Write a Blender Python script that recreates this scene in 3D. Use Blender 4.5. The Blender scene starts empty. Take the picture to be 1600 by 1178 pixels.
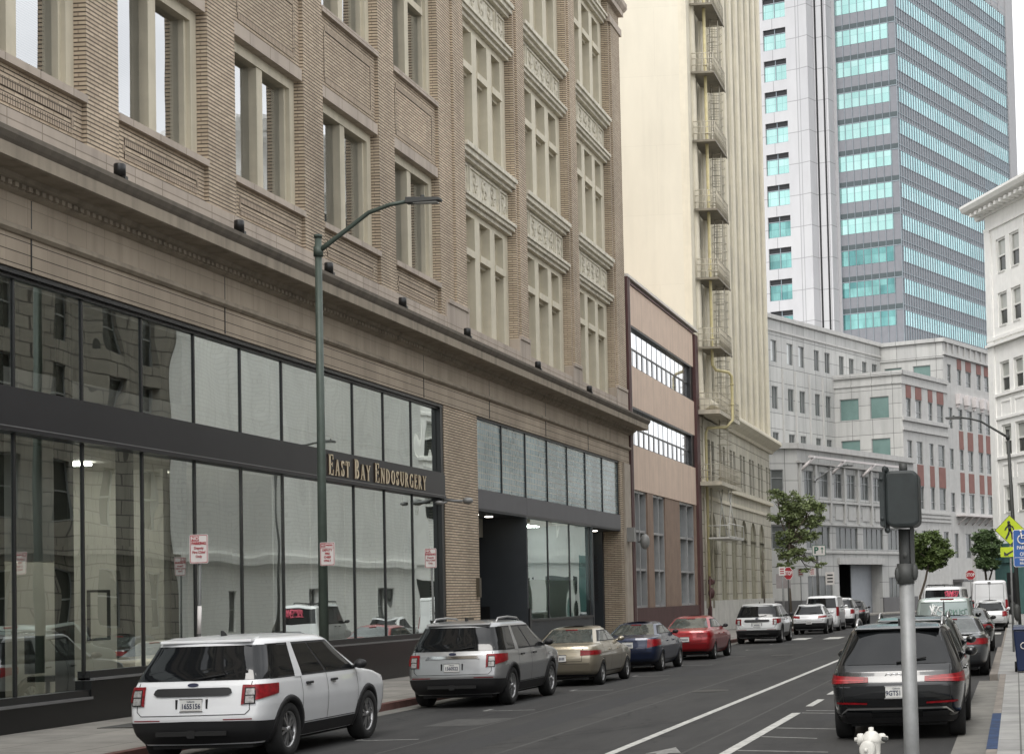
import bpy, bmesh, math, random
import numpy as np
from mathutils import Matrix, Vector
R_ = math.radians
scene = bpy.context.scene
# ---------------------------------------------------------------- camera
F, CX, CY, VPX, VPY, ROLL, HC = 2700., 1400., 800., 1587., 918., .033, 2.1
v1 = Vector(((VPX-CX)/F, -(VPY-CY)/F, -1.)).normalized()
up = Vector((-ROLL, 1, 0)); up = (up - v1*up.dot(v1)).normalized()
v2 = v1.cross(up)
cd = bpy.data.cameras.new('camera'); cam = bpy.data.objects.new('camera', cd)
scene.collection.objects.link(cam); scene.camera = cam
cam.matrix_world = Matrix.Translation((0, 0, HC)) @ Matrix((v2, v1, up)).to_4x4()
cd.sensor_width = 36; cd.lens = F/1600*36
cd.shift_x = (800-CX)/1600; cd.shift_y = (CY-589)/1600
cd.clip_start = .1; cd.clip_end = 3000
# ---------------------------------------------------------------- light: soft overcast
SUN_EL, SUN_AZ = 54, 186      # azimuth measured clockwise from +Y
w = bpy.data.worlds.new('World'); scene.world = w; w.use_nodes = True
nt = w.node_tree; nt.nodes.clear()
N = nt.nodes.new; Lk = nt.links.new
out = N('ShaderNodeOutputWorld'); bg = N('ShaderNodeBackground')
sky = N('ShaderNodeTexSky'); sky.sky_type = 'NISHITA'; sky.sun_disc = False
sky.sun_elevation = R_(SUN_EL); sky.sun_rotation = R_(SUN_AZ); sky.air_density = 1; sky.dust_density = 6; sky.ozone_density = 1
hs = N('ShaderNodeHueSaturation'); hs.inputs['Saturation'].default_value = .1
tc = N('ShaderNodeTexCoord'); mp = N('ShaderNodeMapping'); mp.inputs['Scale'].default_value = (1.5, 1.5, 4)
nz = N('ShaderNodeTexNoise'); nz.inputs['Scale'].default_value = 2.2; nz.inputs['Detail'].default_value = 6
cr = N('ShaderNodeValToRGB'); cr.color_ramp.elements[0].position = .3; cr.color_ramp.elements[1].position = .7
cr.color_ramp.elements[0].color = (5.6, 5.7, 5.9, 1); cr.color_ramp.elements[1].color = (8.6, 8.65, 8.7, 1)
mx = N('ShaderNodeMix'); mx.data_type = 'RGBA'; mx.inputs[0].default_value = .75
Lk(tc.outputs['Generated'], mp.inputs[0]); Lk(mp.outputs[0], nz.inputs['Vector']); Lk(nz.outputs['Fac'], cr.inputs[0])
Lk(sky.outputs[0], hs.inputs['Color']); Lk(hs.outputs[0], mx.inputs[6]); Lk(cr.outputs[0], mx.inputs[7])
Lk(mx.outputs[2], bg.inputs[0]); bg.inputs[1].default_value = .15; Lk(bg.outputs[0], out.inputs[0])
sd = bpy.data.lights.new('sun', 'SUN'); sd.energy = 1.1; sd.angle = R_(25); sd.color = (1, .96, .9)
sun = bpy.data.objects.new('sun', sd); scene.collection.objects.link(sun)
a, e = R_(SUN_AZ), R_(SUN_EL)
sdir = Vector((math.sin(a)*math.cos(e), math.cos(a)*math.cos(e), math.sin(e)))
sun.rotation_euler = sdir.to_track_quat('Z', 'Y').to_euler()
vs = scene.view_settings; vs.view_transform = 'Standard'; vs.look = 'None'; vs.gamma = 1; vs.exposure = .70
scene.render.engine = 'CYCLES'
scene.cycles.max_bounces = 6; scene.cycles.transparent_max_bounces = 8; scene.cycles.glossy_bounces = 3
scene.cycles.diffuse_bounces = 3; scene.cycles.caustics_reflective = False; scene.cycles.caustics_refractive = False
COL = scene.collection
random.seed(4)
# ---------------------------------------------------------------- materials
M = {}
def newmat(name):
    m = bpy.data.materials.new(name); m.use_nodes = True
    t = m.node_tree; p = t.nodes['Principled BSDF']; M[name] = m
    return m, t, p
def c3(c, k=1): return (c[0]*k, c[1]*k, c[2]*k, 1)
def mat(name, col, rough=.6, metal=0, var=.12, vscale=1.5, bump=.0, bscale=40, coat=0, emit=0, spec=.5, stain=0):
    m, t, p = newmat(name); n = t.nodes.new; l = t.links.new
    p.inputs['Roughness'].default_value = rough; p.inputs['Metallic'].default_value = metal
    p.inputs['Specular IOR Level'].default_value = spec
    p.inputs['Coat Weight'].default_value = coat; p.inputs['Coat Roughness'].default_value = .03
    co = n('ShaderNodeTexCoord'); geo = n('ShaderNodeNewGeometry')
    if var:
        a = n('ShaderNodeTexNoise'); a.inputs['Scale'].default_value = vscale; a.inputs['Detail'].default_value = 5; a.inputs['Roughness'].default_value = .65
        l(geo.outputs['Position'], a.inputs['Vector'])
        r = n('ShaderNodeMapRange'); r.inputs[1].default_value = .3; r.inputs[2].default_value = .7
        r.inputs[3].default_value = 1-var; r.inputs[4].default_value = 1+var
        l(a.outputs['Fac'], r.inputs[0])
        v = n('ShaderNodeVectorMath'); v.operation = 'SCALE'; v.inputs[0].default_value = col[:3]; l(r.outputs[0], v.inputs['Scale'])
        src = v.outputs[0]
        if stain:      # vertical water streaks, dirt with a shape of its own
            mm = n('ShaderNodeMapping'); mm.inputs['Scale'].default_value = (2.2, 2.2, .12); l(geo.outputs['Position'], mm.inputs[0])
            b = n('ShaderNodeTexNoise'); b.inputs['Scale'].default_value = 1.6; b.inputs['Detail'].default_value = 6; l(mm.outputs[0], b.inputs['Vector'])
            r2 = n('ShaderNodeMapRange'); r2.inputs[1].default_value = .45; r2.inputs[2].default_value = .75; r2.inputs[3].default_value = 1; r2.inputs[4].default_value = 1-stain
            l(b.outputs['Fac'], r2.inputs[0])
            v3 = n('ShaderNodeVectorMath'); v3.operation = 'SCALE'; l(src, v3.inputs[0]); l(r2.outputs[0], v3.inputs['Scale']); src = v3.outputs[0]
        l(src, p.inputs['Base Color'])
    else: p.inputs['Base Color'].default_value = c3(col)
    if bump:
        b = n('ShaderNodeTexNoise'); b.inputs['Scale'].default_value = bscale; b.inputs['Detail'].default_value = 4
        l(geo.outputs['Position'], b.inputs['Vector'])
        bb = n('ShaderNodeBump'); bb.inputs['Strength'].default_value = bump; bb.inputs['Distance'].default_value = .01
        l(b.outputs['Fac'], bb.inputs['Height']); l(bb.outputs[0], p.inputs['Normal'])
    if emit:
        p.inputs['Emission Color'].default_value = c3(col); p.inputs['Emission Strength'].default_value = emit
    return m
def brickmat(name, c1, c2, mortar, bw, rh, ms, off=.5, hj=None, rough=.85, bump=.6, var=.15, dist=.01, bias=0, stain=0, metal=0, vscale=.6):
    m, t, p = newmat(name); n = t.nodes.new; l = t.links.new
    p.inputs['Roughness'].default_value = rough; p.inputs['Metallic'].default_value = metal
    uv = n('ShaderNodeUVMap'); b = n('ShaderNodeTexBrick'); l(uv.outputs[0], b.inputs['Vector'])
    b.offset = off; b.inputs['Scale'].default_value = 1
    b.inputs['Color1'].default_value = c3(c1); b.inputs['Color2'].default_value = c3(c2); b.inputs['Mortar'].default_value = c3(mortar)
    b.inputs['Mortar Size'].default_value = ms; b.inputs['Mortar Smooth'].default_value = .1; b.inputs['Bias'].default_value = bias
    b.inputs['Brick Width'].default_value = bw; b.inputs['Row Height'].default_value = rh
    geo = n('ShaderNodeNewGeometry')
    a = n('ShaderNodeTexNoise'); a.inputs['Scale'].default_value = vscale; a.inputs['Detail'].default_value = 7; a.inputs['Roughness'].default_value = .65
    mm = n('ShaderNodeMapping'); mm.inputs['Scale'].default_value = (1, 1, .35); l(geo.outputs['Position'], mm.inputs[0]); l(mm.outputs[0], a.inputs['Vector'])
    r = n('ShaderNodeMapRange'); r.inputs[1].default_value = .3; r.inputs[2].default_value = .7; r.inputs[3].default_value = 1-var; r.inputs[4].default_value = 1+var
    l(a.outputs['Fac'], r.inputs[0])
    v = n('ShaderNodeVectorMath'); v.operation = 'SCALE'; l(b.outputs['Color'], v.inputs[0]); l(r.outputs[0], v.inputs['Scale'])
    src = v.outputs[0]
    if hj:      # raked horizontal joints, much deeper than the vertical ones
        sx = n('ShaderNodeSeparateXYZ'); l(uv.outputs[0], sx.inputs[0])
        q = n('ShaderNodeMath'); q.operation = 'DIVIDE'; q.inputs[1].default_value = rh; l(sx.outputs[1], q.inputs[0])
        fr_ = n('ShaderNodeMath'); fr_.operation = 'FRACT'; l(q.outputs[0], fr_.inputs[0])
        g = n('ShaderNodeMath'); g.operation = 'LESS_THAN'; g.inputs[1].default_value = hj; l(fr_.outputs[0], g.inputs[0])
        mj = n('ShaderNodeMix'); mj.data_type = 'RGBA'; l(g.outputs[0], mj.inputs[0]); l(src, mj.inputs[6]); mj.inputs[7].default_value = (.05, .038, .028, 1); src = mj.outputs[2]
        # patches of differently fired bricks and soot
        pn = n('ShaderNodeTexNoise'); pn.inputs['Scale'].default_value = .22; pn.inputs['Detail'].default_value = 6; l(geo.outputs['Position'], pn.inputs['Vector'])
        pr = n('ShaderNodeMapRange'); pr.inputs[1].default_value = .35; pr.inputs[2].default_value = .65; pr.inputs[3].default_value = .82; pr.inputs[4].default_value = 1.1; l(pn.outputs['Fac'], pr.inputs[0])
        vj = n('ShaderNodeVectorMath'); vj.operation = 'SCALE'; l(src, vj.inputs[0]); l(pr.outputs[0], vj.inputs['Scale']); src = vj.outputs[0]
    if stain:
        mm = n('ShaderNodeMapping'); mm.inputs['Scale'].default_value = (2.2, 2.2, .1); l(geo.outputs['Position'], mm.inputs[0])
        bn = n('ShaderNodeTexNoise'); bn.inputs['Scale'].default_value = 1.2; bn.inputs['Detail'].default_value = 6; l(mm.outputs[0], bn.inputs['Vector'])
        r2 = n('ShaderNodeMapRange'); r2.inputs[1].default_value = .48; r2.inputs[2].default_value = .75; r2.inputs[3].default_value = 1; r2.inputs[4].default_value = 1-stain
        l(bn.outputs['Fac'], r2.inputs[0])
        v3 = n('ShaderNodeVectorMath'); v3.operation = 'SCALE'; l(src, v3.inputs[0]); l(r2.outputs[0], v3.inputs['Scale']); src = v3.outputs[0]
    l(src, p.inputs['Base Color'])
    if bump:
        inv = n('ShaderNodeMath'); inv.operation = 'SUBTRACT'; inv.inputs[0].default_value = 1; l(b.outputs['Fac'], inv.inputs[1])
        bb = n('ShaderNodeBump'); bb.inputs['Strength'].default_value = bump; bb.inputs['Distance'].default_value = dist
        l(inv.outputs[0], bb.inputs['Height']); l(bb.outputs[0], p.inputs['Normal'])
    return m
def glass(name, tint, refl, gl=(1, 1, 1), rough=.0, wob=.0, wscale=.8, stretch=(1, 1, 1)):
    m = bpy.data.materials.new(name); m.use_nodes = True; M[name] = m
    t = m.node_tree; t.nodes.clear(); n = t.nodes.new; l = t.links.new
    o = n('ShaderNodeOutputMaterial'); mix = n('ShaderNodeMixShader'); tr = n('ShaderNodeBsdfTransparent'); g = n('ShaderNodeBsdfGlossy')
    tr.inputs[0].default_value = c3(tint); g.inputs[0].default_value = c3(gl); g.inputs['Roughness'].default_value = rough
    lw = n('ShaderNodeFresnel'); lw.inputs[0].default_value = 1.5
    r = n('ShaderNodeMapRange'); r.inputs[3].default_value = refl; r.inputs[4].default_value = 1; l(lw.outputs[0], r.inputs[0])
    l(r.outputs[0], mix.inputs[0]); l(tr.outputs[0], mix.inputs[1]); l(g.outputs[0], mix.inputs[2]); l(mix.outputs[0], o.inputs[0])
    if wob:
        geo = n('ShaderNodeNewGeometry'); mm = n('ShaderNodeMapping'); mm.inputs['Scale'].default_value = stretch
        a = n('ShaderNodeTexNoise'); a.inputs['Scale'].default_value = wscale; a.inputs['Detail'].default_value = 1
        bb = n('ShaderNodeBump'); bb.inputs['Strength'].default_value = 1; bb.inputs['Distance'].default_value = wob
        l(geo.outputs['Position'], mm.inputs[0]); l(mm.outputs[0], a.inputs['Vector']); l(a.outputs['Fac'], bb.inputs['Height']); l(bb.outputs[0], g.inputs['Normal'])
    return m
# ---------------------------------------------------------------- mesh builder
class Fr:                                    # a facade frame: u along the wall, z up, d outward
    def __init__(s, ox, oy, ux, uy):
        k = math.hypot(ux, uy); s.o = (ox, oy); s.u = (ux/k, uy/k); s.n = (uy/k, -ux/k)
    def p(s, u, z, d=0): return (s.o[0]+u*s.u[0]+d*s.n[0], s.o[1]+u*s.u[1]+d*s.n[1], z)
class MB:
    def __init__(s): s.v = []; s.f = []; s.m = []; s.sm = []; s.cm = 0; s.smooth = False
    def face(s, idx): s.f.append(tuple(idx)); s.m.append(s.cm); s.sm.append(s.smooth)
    def poly(s, pts):
        b = len(s.v); s.v += [tuple(p) for p in pts]; s.face(range(b, b+len(pts))); return s
    def hexa(s, P):       # 8 points: bottom 4 (ccw), top 4
        b = len(s.v); s.v += [tuple(p) for p in P]
        for q in ((3, 2, 1, 0), (4, 5, 6, 7), (0, 1, 5, 4), (1, 2, 6, 5), (2, 3, 7, 6), (3, 0, 4, 7)): s.face([b+i for i in q])
        return s
    def box(s, x0, x1, y0, y1, z0, z1):
        return s.hexa([(x0, y0, z0), (x1, y0, z0), (x1, y1, z0), (x0, y1, z0), (x0, y0, z1), (x1, y0, z1), (x1, y1, z1), (x0, y1, z1)])
    def fbox(s, fr, u0, u1, z0, z1, d0, d1):
        p = fr.p
        return s.hexa([p(u0, z0, d0), p(u0, z0, d1), p(u1, z0, d1), p(u1, z0, d0), p(u0, z1, d0), p(u0, z1, d1), p(u1, z1, d1), p(u1, z1, d0)])
    def prof(s, fr, u0, u1, pts):            # extrude a (d,z) profile along u
        b = len(s.v); n = len(pts)
        s.v += [fr.p(u0, z, d) for d, z in pts]+[fr.p(u1, z, d) for d, z in pts]
        for i in range(n):
            j = (i+1) % n; s.face((b+i, b+j, b+n+j, b+n+i))
        s.face(range(b+n-1, b-1, -1)); s.face(range(b+n, b+2*n)); return s
    def ext(s, pts, d):                      # extrude a 3D polygon along vector d
        b = len(s.v); n = len(pts); d = Vector(d)
        s.v += [tuple(p) for p in pts]+[tuple(Vector(p)+d) for p in pts]
        for i in range(n):
            j = (i+1) % n; s.face((b+i, b+j, b+n+j, b+n+i))
        s.face(range(b+n-1, b-1, -1)); s.face(range(b+n, b+2*n)); return s
    def tube(s, path, r, n=8, caps=True):
        sm = s.smooth; s.smooth = True
        P = [Vector(p) for p in path]; rs = r if hasattr(r, '__len__') else [r]*len(P)
        b = len(s.v); prev = None
        for i, p in enumerate(P):
            d = (P[min(i+1, len(P)-1)]-P[max(i-1, 0)]).normalized()
            x = prev - d*prev.dot(d) if prev is not None and (prev - d*prev.dot(d)).length > 1e-4 else (d.cross(Vector((0, 0, 1))) if abs(d.z) < .9 else d.cross(Vector((1, 0, 0))))
            x.normalize(); prev = x; y = d.cross(x)
            for k in range(n):
                a = 2*math.pi*k/n; s.v.append(tuple(p+rs[i]*(math.cos(a)*x+math.sin(a)*y)))
        for i in range(len(P)-1):
            for k in range(n):
                k2 = (k+1) % n; s.face((b+i*n+k, b+i*n+k2, b+(i+1)*n+k2, b+(i+1)*n+k))
        s.smooth = False
        if caps: s.face(range(b+n-1, b-1, -1)); s.face(range(b+(len(P)-1)*n, b+len(P)*n))
        s.smooth = sm; return s
    def lathe(s, prof, c=(0, 0, 0), n=24, axis='z', a0=0, a1=2*math.pi):
        sm = s.smooth; s.smooth = True; b = len(s.v); k = len(prof)
        for i in range(n):
            a = a0+(a1-a0)*i/n; ca, sa = math.cos(a), math.sin(a)
            for r, h in prof:
                q = (r*ca, r*sa, h) if axis == 'z' else ((h, r*ca, r*sa) if axis == 'x' else (r*ca, h, r*sa))
                s.v.append((q[0]+c[0], q[1]+c[1], q[2]+c[2]))
        for i in range(n):
            j = (i+1) % n
            for q in range(k-1): s.face((b+i*k+q, b+j*k+q, b+j*k+q+1, b+i*k+q+1))
        s.smooth = sm; return s
    def ell(s, c, r, n=12, m=8):
        return s.lathe([(max(1e-3, r[0]*math.sin(math.pi*i/m)), -r[2]*math.cos(math.pi*i/m)) for i in range(m+1)], c, n)
    def grid(s, G, close=False):             # G: list of rows of points
        b = len(s.v); w_ = len(G[0])
        for row in G: s.v += [tuple(p) for p in row]
        for i in range(len(G)-1):
            for j in range(w_-1 if not close else w_):
                k = (j+1) % w_; s.face((b+i*w_+j, b+i*w_+k, b+(i+1)*w_+k, b+(i+1)*w_+j))
        return s
    def wall(s, fr, u0, u1, z0, z1, ops, d=0, rd=.3):   # wall sheet with openings (u0,u1,z0,z1) and reveals
        us = sorted({u0, u1, *[o[0] for o in ops], *[o[1] for o in ops]}); us = [u for u in us if u0 <= u <= u1]
        zs = sorted({z0, z1, *[o[2] for o in ops], *[o[3] for o in ops]}); zs = [z for z in zs if z0 <= z <= z1]
        for i in range(len(us)-1):
            um = (us[i]+us[i+1])/2; run = None
            for j in range(len(zs)-1):
                zm = (zs[j]+zs[j+1])/2
                hole = any(o[0] < um < o[1] and o[2] < zm < o[3] for o in ops)
                if not hole and run is None: run = zs[j]
                if run is not None and (hole or j == len(zs)-2):
                    e = zs[j] if hole else zs[j+1]
                    s.poly([fr.p(us[i], run, d), fr.p(us[i+1], run, d), fr.p(us[i+1], e, d), fr.p(us[i], e, d)]); run = None
        for o in ops:
            a, b, c, e = o[:4]
            for q in (((a, c), (b, c)), ((b, c), (b, e)), ((b, e), (a, e)), ((a, e), (a, c))):
                s.poly([fr.p(q[0][0], q[0][1], d), fr.p(q[0][0], q[0][1], d-rd), fr.p(q[1][0], q[1][1], d-rd), fr.p(q[1][0], q[1][1], d)])
        return s
    def build(s, name, mats, parent=None, origin=None, label=None, world=True, bevel=0, sharp=None):
        me = bpy.data.meshes.new(name); V = np.array(s.v, dtype=float).reshape(-1, 3)
        mats = mats if isinstance(mats, (list, tuple)) else [mats]
        me.from_pydata([tuple(p) for p in V], [], s.f)
        uvl = me.uv_layers.new(name='UVMap'); me.update()
        uv = np.zeros((len(me.loops), 2))
        for p in me.polygons:
            nx, ny, nzz = p.normal
            li = list(p.loop_indices); vi = V[list(p.vertices)]
            if abs(nzz) > .8: uv[li] = vi[:, :2]
            else:
                k = math.hypot(nx, ny) or 1; t = (-ny/k, nx/k)
                if t[0]+t[1] < 0: t = (-t[0], -t[1])
                uv[li, 0] = vi[:, 0]*t[0]+vi[:, 1]*t[1]; uv[li, 1] = vi[:, 2]
        uvl.data.foreach_set('uv', uv.ravel())
        if origin is None: origin = Vector(((V[:, 0].min()+V[:, 0].max())/2, (V[:, 1].min()+V[:, 1].max())/2, V[:, 2].min()))
        origin = Vector(origin)
        me.transform(Matrix.Translation(-origin))
        for k in mats: me.materials.append(M[k])
        me.polygons.foreach_set('material_index', s.m); me.polygons.foreach_set('use_smooth', s.sm)
        if sharp: me.set_sharp_from_angle(angle=R_(sharp))
        o = bpy.data.objects.new(name, me); COL.objects.link(o)
        if bevel:
            bv = o.modifiers.new('bevel', 'BEVEL'); bv.width = bevel; bv.segments = 2; bv.limit_method = 'ANGLE'
        if parent is not None: o.parent = parent; o.location = origin-wloc(parent) if world else (origin-parent.location if parent.parent is not None else origin)
        else: o.location = origin
        if label: o['label'] = label
        return o
def split_build(s, name, mats, parent=None, **k):      # every loose piece becomes a part of its own
    n = len(s.v); root = list(range(n))
    def find(a):
        while root[a] != a: root[a] = root[root[a]]; a = root[a]
        return a
    for f in s.f:
        for q in f[1:]: root[find(q)] = find(f[0])
    gr = {}
    for i, f in enumerate(s.f): gr.setdefault(find(f[0]), []).append(i)
    out = []
    for fs in gr.values():
        m = MB(); mp = {}
        for i in fs:
            idx = []
            for q in s.f[i]:
                if q not in mp: mp[q] = len(m.v); m.v.append(s.v[q])
                idx.append(mp[q])
            m.f.append(tuple(idx)); m.m.append(s.m[i]); m.sm.append(s.sm[i])
        out.append(m.build(name, mats, parent, **k))
    return out
def wloc(o):
    l = Vector((0, 0, 0))
    while o is not None: l += o.location; o = o.parent
    return l
def tag(o, label, cat, group=None):
    o['label'] = label; o['category'] = cat
    if group: o['group'] = group
    return o
def thing(name, label, cat, loc=(0, 0, 0), rz=0, group=None):
    o = bpy.data.objects.new(name, None); COL.objects.link(o); o.location = loc; o.rotation_euler = (0, 0, rz); o.empty_display_size = .3
    return tag(o, label, cat, group)
def struct(name, mb, mats, **k):
    o = mb.build(name, mats, **k); o['kind'] = 'structure'; return o
def copy_tree(o, parent=None):
    c = o.copy(); COL.objects.link(c); c.parent = parent
    for ch in list(o.children): copy_tree(ch, c)
    return c
def text_mesh(txt, size, ext=.002, align='CENTER', bold=0, sx=1.0, spacing=1.0):
    cu = bpy.data.curves.new('txt', 'FONT'); cu.body = txt; cu.size = size; cu.extrude = ext; cu.align_x = align; cu.align_y = 'CENTER'
    cu.offset = bold; cu.resolution_u = 2; cu.space_line = spacing
    o = bpy.data.objects.new('txt', cu); COL.objects.link(o); bpy.context.view_layer.update()
    me = bpy.data.meshes.new_from_object(o.evaluated_get(bpy.context.evaluated_depsgraph_get()))
    bpy.data.objects.remove(o); bpy.data.curves.remove(cu)
    if sx != 1: me.transform(Matrix.Diagonal((sx, 1, 1, 1)))
    return me
def add_text(name, txt, size, mat_, parent, loc, rot=(math.pi/2, 0, 0), ext=.002, bold=0, sx=1, spacing=1, align='CENTER'):
    me = text_mesh(txt, size, ext, align, bold, sx, spacing); me.materials.clear(); me.materials.append(M[mat_])
    o = bpy.data.objects.new(name, me); COL.objects.link(o); o.parent = parent; o.location = loc; o.rotation_euler = rot
    return o
# ---------------------------------------------------------------- palette
brickmat('tan_brick', (.585, .485, .36), (.465, .375, .275), (.30, .23, .17), .30, .08, .010, hj=.25, stain=.15)
brickmat('soldier_brick', (.47, .38, .29), (.40, .32, .24), (.07, .055, .04), .075, .30, .010, off=0)
brickmat('stone_belt', (.45, .385, .32), (.41, .35, .295), (.24, .20, .16), 1.05, .8, .012, off=0, stain=.25, bump=.3)
brickmat('frieze_stone', (.37, .31, .24), (.345, .29, .222), (.26, .215, .165), .62, 3.0, .008, off=0, stain=.25, bump=.3)
brickmat('course_stone', (.385, .32, .245), (.355, .295, .225), (.29, .235, .18), .62, .205, .008, off=.0, hj=.07, stain=.15, bump=.3)
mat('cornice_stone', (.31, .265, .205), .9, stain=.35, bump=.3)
mat('cornice_shaded', (.14, .12, .095), .9, stain=.3, bump=.4)  # same stone, with the shading of the top moulding put into its colour
mat('window_stone', (.57, .52, .405), .8, stain=.18, var=.08)
mat('cream_frame', (.60, .55, .43), .7, stain=.12, var=.08)
mat('relief_stone', (.62, .58, .48), .85, var=.2, vscale=4, stain=.2)
mat('black_metal', (.012, .012, .012), .35, 0, var=.15)
mat('band_metal', (.018, .0175, .02), .38, .2, var=.08)
mat('grey_panel', (.09, .09, .098), .45, .1, var=.08)
mat('dark_panel', (.028, .033, .038), .5, 0, var=.1)
mat('granite_black', (.004, .004, .004), .3, 0, var=.35, vscale=6)
mat('sill_metal', (.22, .22, .22), .4, .5, var=.1)
mat('int_wall', (.52, .51, .45), .8, var=.04)
mat('int_white', (.75, .74, .70), .8, var=.03)
mat('int_floor', (.25, .22, .18), .5, var=.1)
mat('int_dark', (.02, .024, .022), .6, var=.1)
mat('shade_cloth', (.82, .83, .80), .9, var=.04)
mat('blind', (.36, .36, .33), .7, var=.05)
mat('bronze_letter', (.72, .61, .43), .45, .15, var=.1)
mat('letter_back', (.10, .06, .035), .5, .3, var=.1)
glass('store_glass_clear', (.88, .93, .9), .38, (.93, 1, .98), .0, wob=.012, wscale=.45)
glass('store_glass_upper', (.9, .92, .9), .44, (.93, 1, .98), .0, wob=.012, wscale=.45)
glass('store_glass', (.9, .92, .9), .66, (.93, 1, .98), .0, wob=.012, wscale=.45)
glass('upper_glass', (.8, .83, .8), .48, (.96, .98, 1), .0, wob=.008, wscale=.7)
brickmat('glass_block', (.20, .30, .33), (.30, .39, .41), (.48, .49, .44), .2, .2, .018, off=0, rough=.14, bump=1, var=.3, dist=.03, metal=.5)
mat('louvre', (.03, .03, .032), .5, var=.1)
mat('interior_fill_glow', (1, .98, .94), .5, var=0, emit=22)  # glow of the strips that fill the shop and lobby interiors
mat('lamp_glow', (1, .93, .8), .5, var=0, emit=9)
# ground
def asphalt():
    m, t, p = newmat('asphalt'); n = t.nodes.new; l = t.links.new
    geo = n('ShaderNodeNewGeometry'); P = geo.outputs['Position']
    a = n('ShaderNodeTexNoise'); a.inputs['Scale'].default_value = 60; a.inputs['Detail'].default_value = 3; l(P, a.inputs[0])
    b = n('ShaderNodeTexNoise'); b.inputs['Scale'].default_value = .35; b.inputs['Detail'].default_value = 8; b.inputs['Roughness'].default_value = .7
    mm = n('ShaderNodeMapping'); mm.inputs['Scale'].default_value = (1.6, .28, 1); l(P, mm.inputs[0]); l(mm.outputs[0], b.inputs[0])
    r = n('ShaderNodeValToRGB'); r.color_ramp.elements[0].position = .3; r.color_ramp.elements[1].position = .72
    r.color_ramp.elements[0].color = (.018, .018, .019, 1); r.color_ramp.elements[1].color = (.056, .055, .053, 1); l(b.outputs['Fac'], r.inputs[0])
    v = n('ShaderNodeMix'); v.data_type = 'RGBA'; v.blend_type = 'MULTIPLY'; v.inputs[0].default_value = .5
    r2 = n('ShaderNodeMapRange'); r2.inputs[1].default_value = .25; r2.inputs[2].default_value = .75; r2.inputs[3].default_value = .5; r2.inputs[4].default_value = 1.5
    l(a.outputs['Fac'], r2.inputs[0]); l(r.outputs[0], v.inputs[6]); l(r2.outputs[0], v.inputs[7])
    # cracks and sealed joints
    vo = n('ShaderNodeTexVoronoi'); vo.feature = 'DISTANCE_TO_EDGE'; vo.inputs['Scale'].default_value = .23
    wn = n('ShaderNodeTexNoise'); wn.inputs['Scale'].default_value = 1.2; wn.inputs['Detail'].default_value = 4; l(P, wn.inputs[0])
    ad = n('ShaderNodeVectorMath'); ad.operation = 'MULTIPLY_ADD'; ad.inputs[1].default_value = (1.4, 1.4, 0); l(wn.outputs['Color'], ad.inputs[0]); l(P, ad.inputs[2]); l(ad.outputs[0], vo.inputs['Vector'])
    ct = n('ShaderNodeMapRange'); ct.inputs[1].default_value = .0; ct.inputs[2].default_value = .010; ct.inputs[3].default_value = .55; ct.inputs[4].default_value = 1; l(vo.outputs['Distance'], ct.inputs[0])
    v2_ = n('ShaderNodeVectorMath'); v2_.operation = 'SCALE'; l(v.outputs[2], v2_.inputs[0]); l(ct.outputs[0], v2_.inputs['Scale'])
    l(v2_.outputs[0], p.inputs['Base Color']); p.inputs['Roughness'].default_value = .82; p.inputs['Specular IOR Level'].default_value = .35
    bb = n('ShaderNodeBump'); bb.inputs['Strength'].default_value = .5; bb.inputs['Distance'].default_value = .006; l(a.outputs['Fac'], bb.inputs['Height']); l(bb.outputs[0], p.inputs['Normal'])
asphalt()
brickmat('sidewalk', (.25, .235, .21), (.21, .20, .18), (.07, .065, .06), 1.5, 1.5, .012, off=0, stain=0, var=.25, vscale=1.2, bump=.4)
brickmat('sidewalk_pale', (.30, .30, .29), (.25, .25, .245), (.10, .10, .095), 1.2, 1.5, .012, off=0, var=.25, vscale=1.2, bump=.4)
mat('kerb', (.20, .18, .16), .9, var=.3, vscale=3, bump=.4)
mat('kerb_red', (.13, .06, .05), .85, var=.35, vscale=3)
mat('kerb_blue', (.012, .035, .095), .8, var=.5, vscale=5)
mat('gutter', (.17, .165, .15), .9, var=.25, vscale=2, bump=.3)
mat('road_paint', (.42, .42, .40), .8, var=.4, vscale=7)
mat('road_paint_faded', (.20, .20, .19), .8, var=.5, vscale=9)
# ---------------------------------------------------------------- ground
g = MB().poly([(-900, -300, 0), (900, -300, 0), (900, 1500, 0), (-900, 1500, 0)]); struct('road', g, 'asphalt')
XW = -16.5
s = MB()
def slope_walk(mb, x0, x1, y0, y1, z0, z1):      # x0 = kerb side
    mb.hexa([(min(x0, x1), y0, -.05), (max(x0, x1), y0, -.05), (max(x0, x1), y1, -.05), (min(x0, x1), y1, -.05),
             (min(x0, x1), y0, z1 if x0 > x1 else z0), (max(x0, x1), y0, z0 if x0 > x1 else z1), (max(x0, x1), y1, z0 if x0 > x1 else z1), (min(x0, x1), y1, z1 if x0 > x1 else z0)])
slope_walk(s, -12.93, -17.2, -30, 120, .15, .21)
struct('pavement', s, 'sidewalk')
s = MB().box(-12.926, -12.75, -30, 120, -.05, .147); struct('kerb', s, ['kerb_red'])
s = MB().box(-12.749, -12.3, -30, 120, -.05, .006); struct('gutter', s, 'gutter')
s = MB(); s.box(-.286, 6.2, 19, 39.6, -.05, .15); s.box(-.47, 6.2, 39.6, 128, -.05, .15); s.box(-3.4, 6.2, -30, 19, -.05, .15)
struct('pavement', s, 'sidewalk_pale')
s = MB(); s.box(-.42, -.289, 27.2, 39.6, -.05, .148); s.box(-.66, -.473, 39.6, 58, -.05, .148); s.box(-.55, -.473, 58, 128, -.05, .148); s.box(-.42, -.289, 19, 21.2, -.05, .148); struct('kerb', s, 'kerb')
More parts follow.
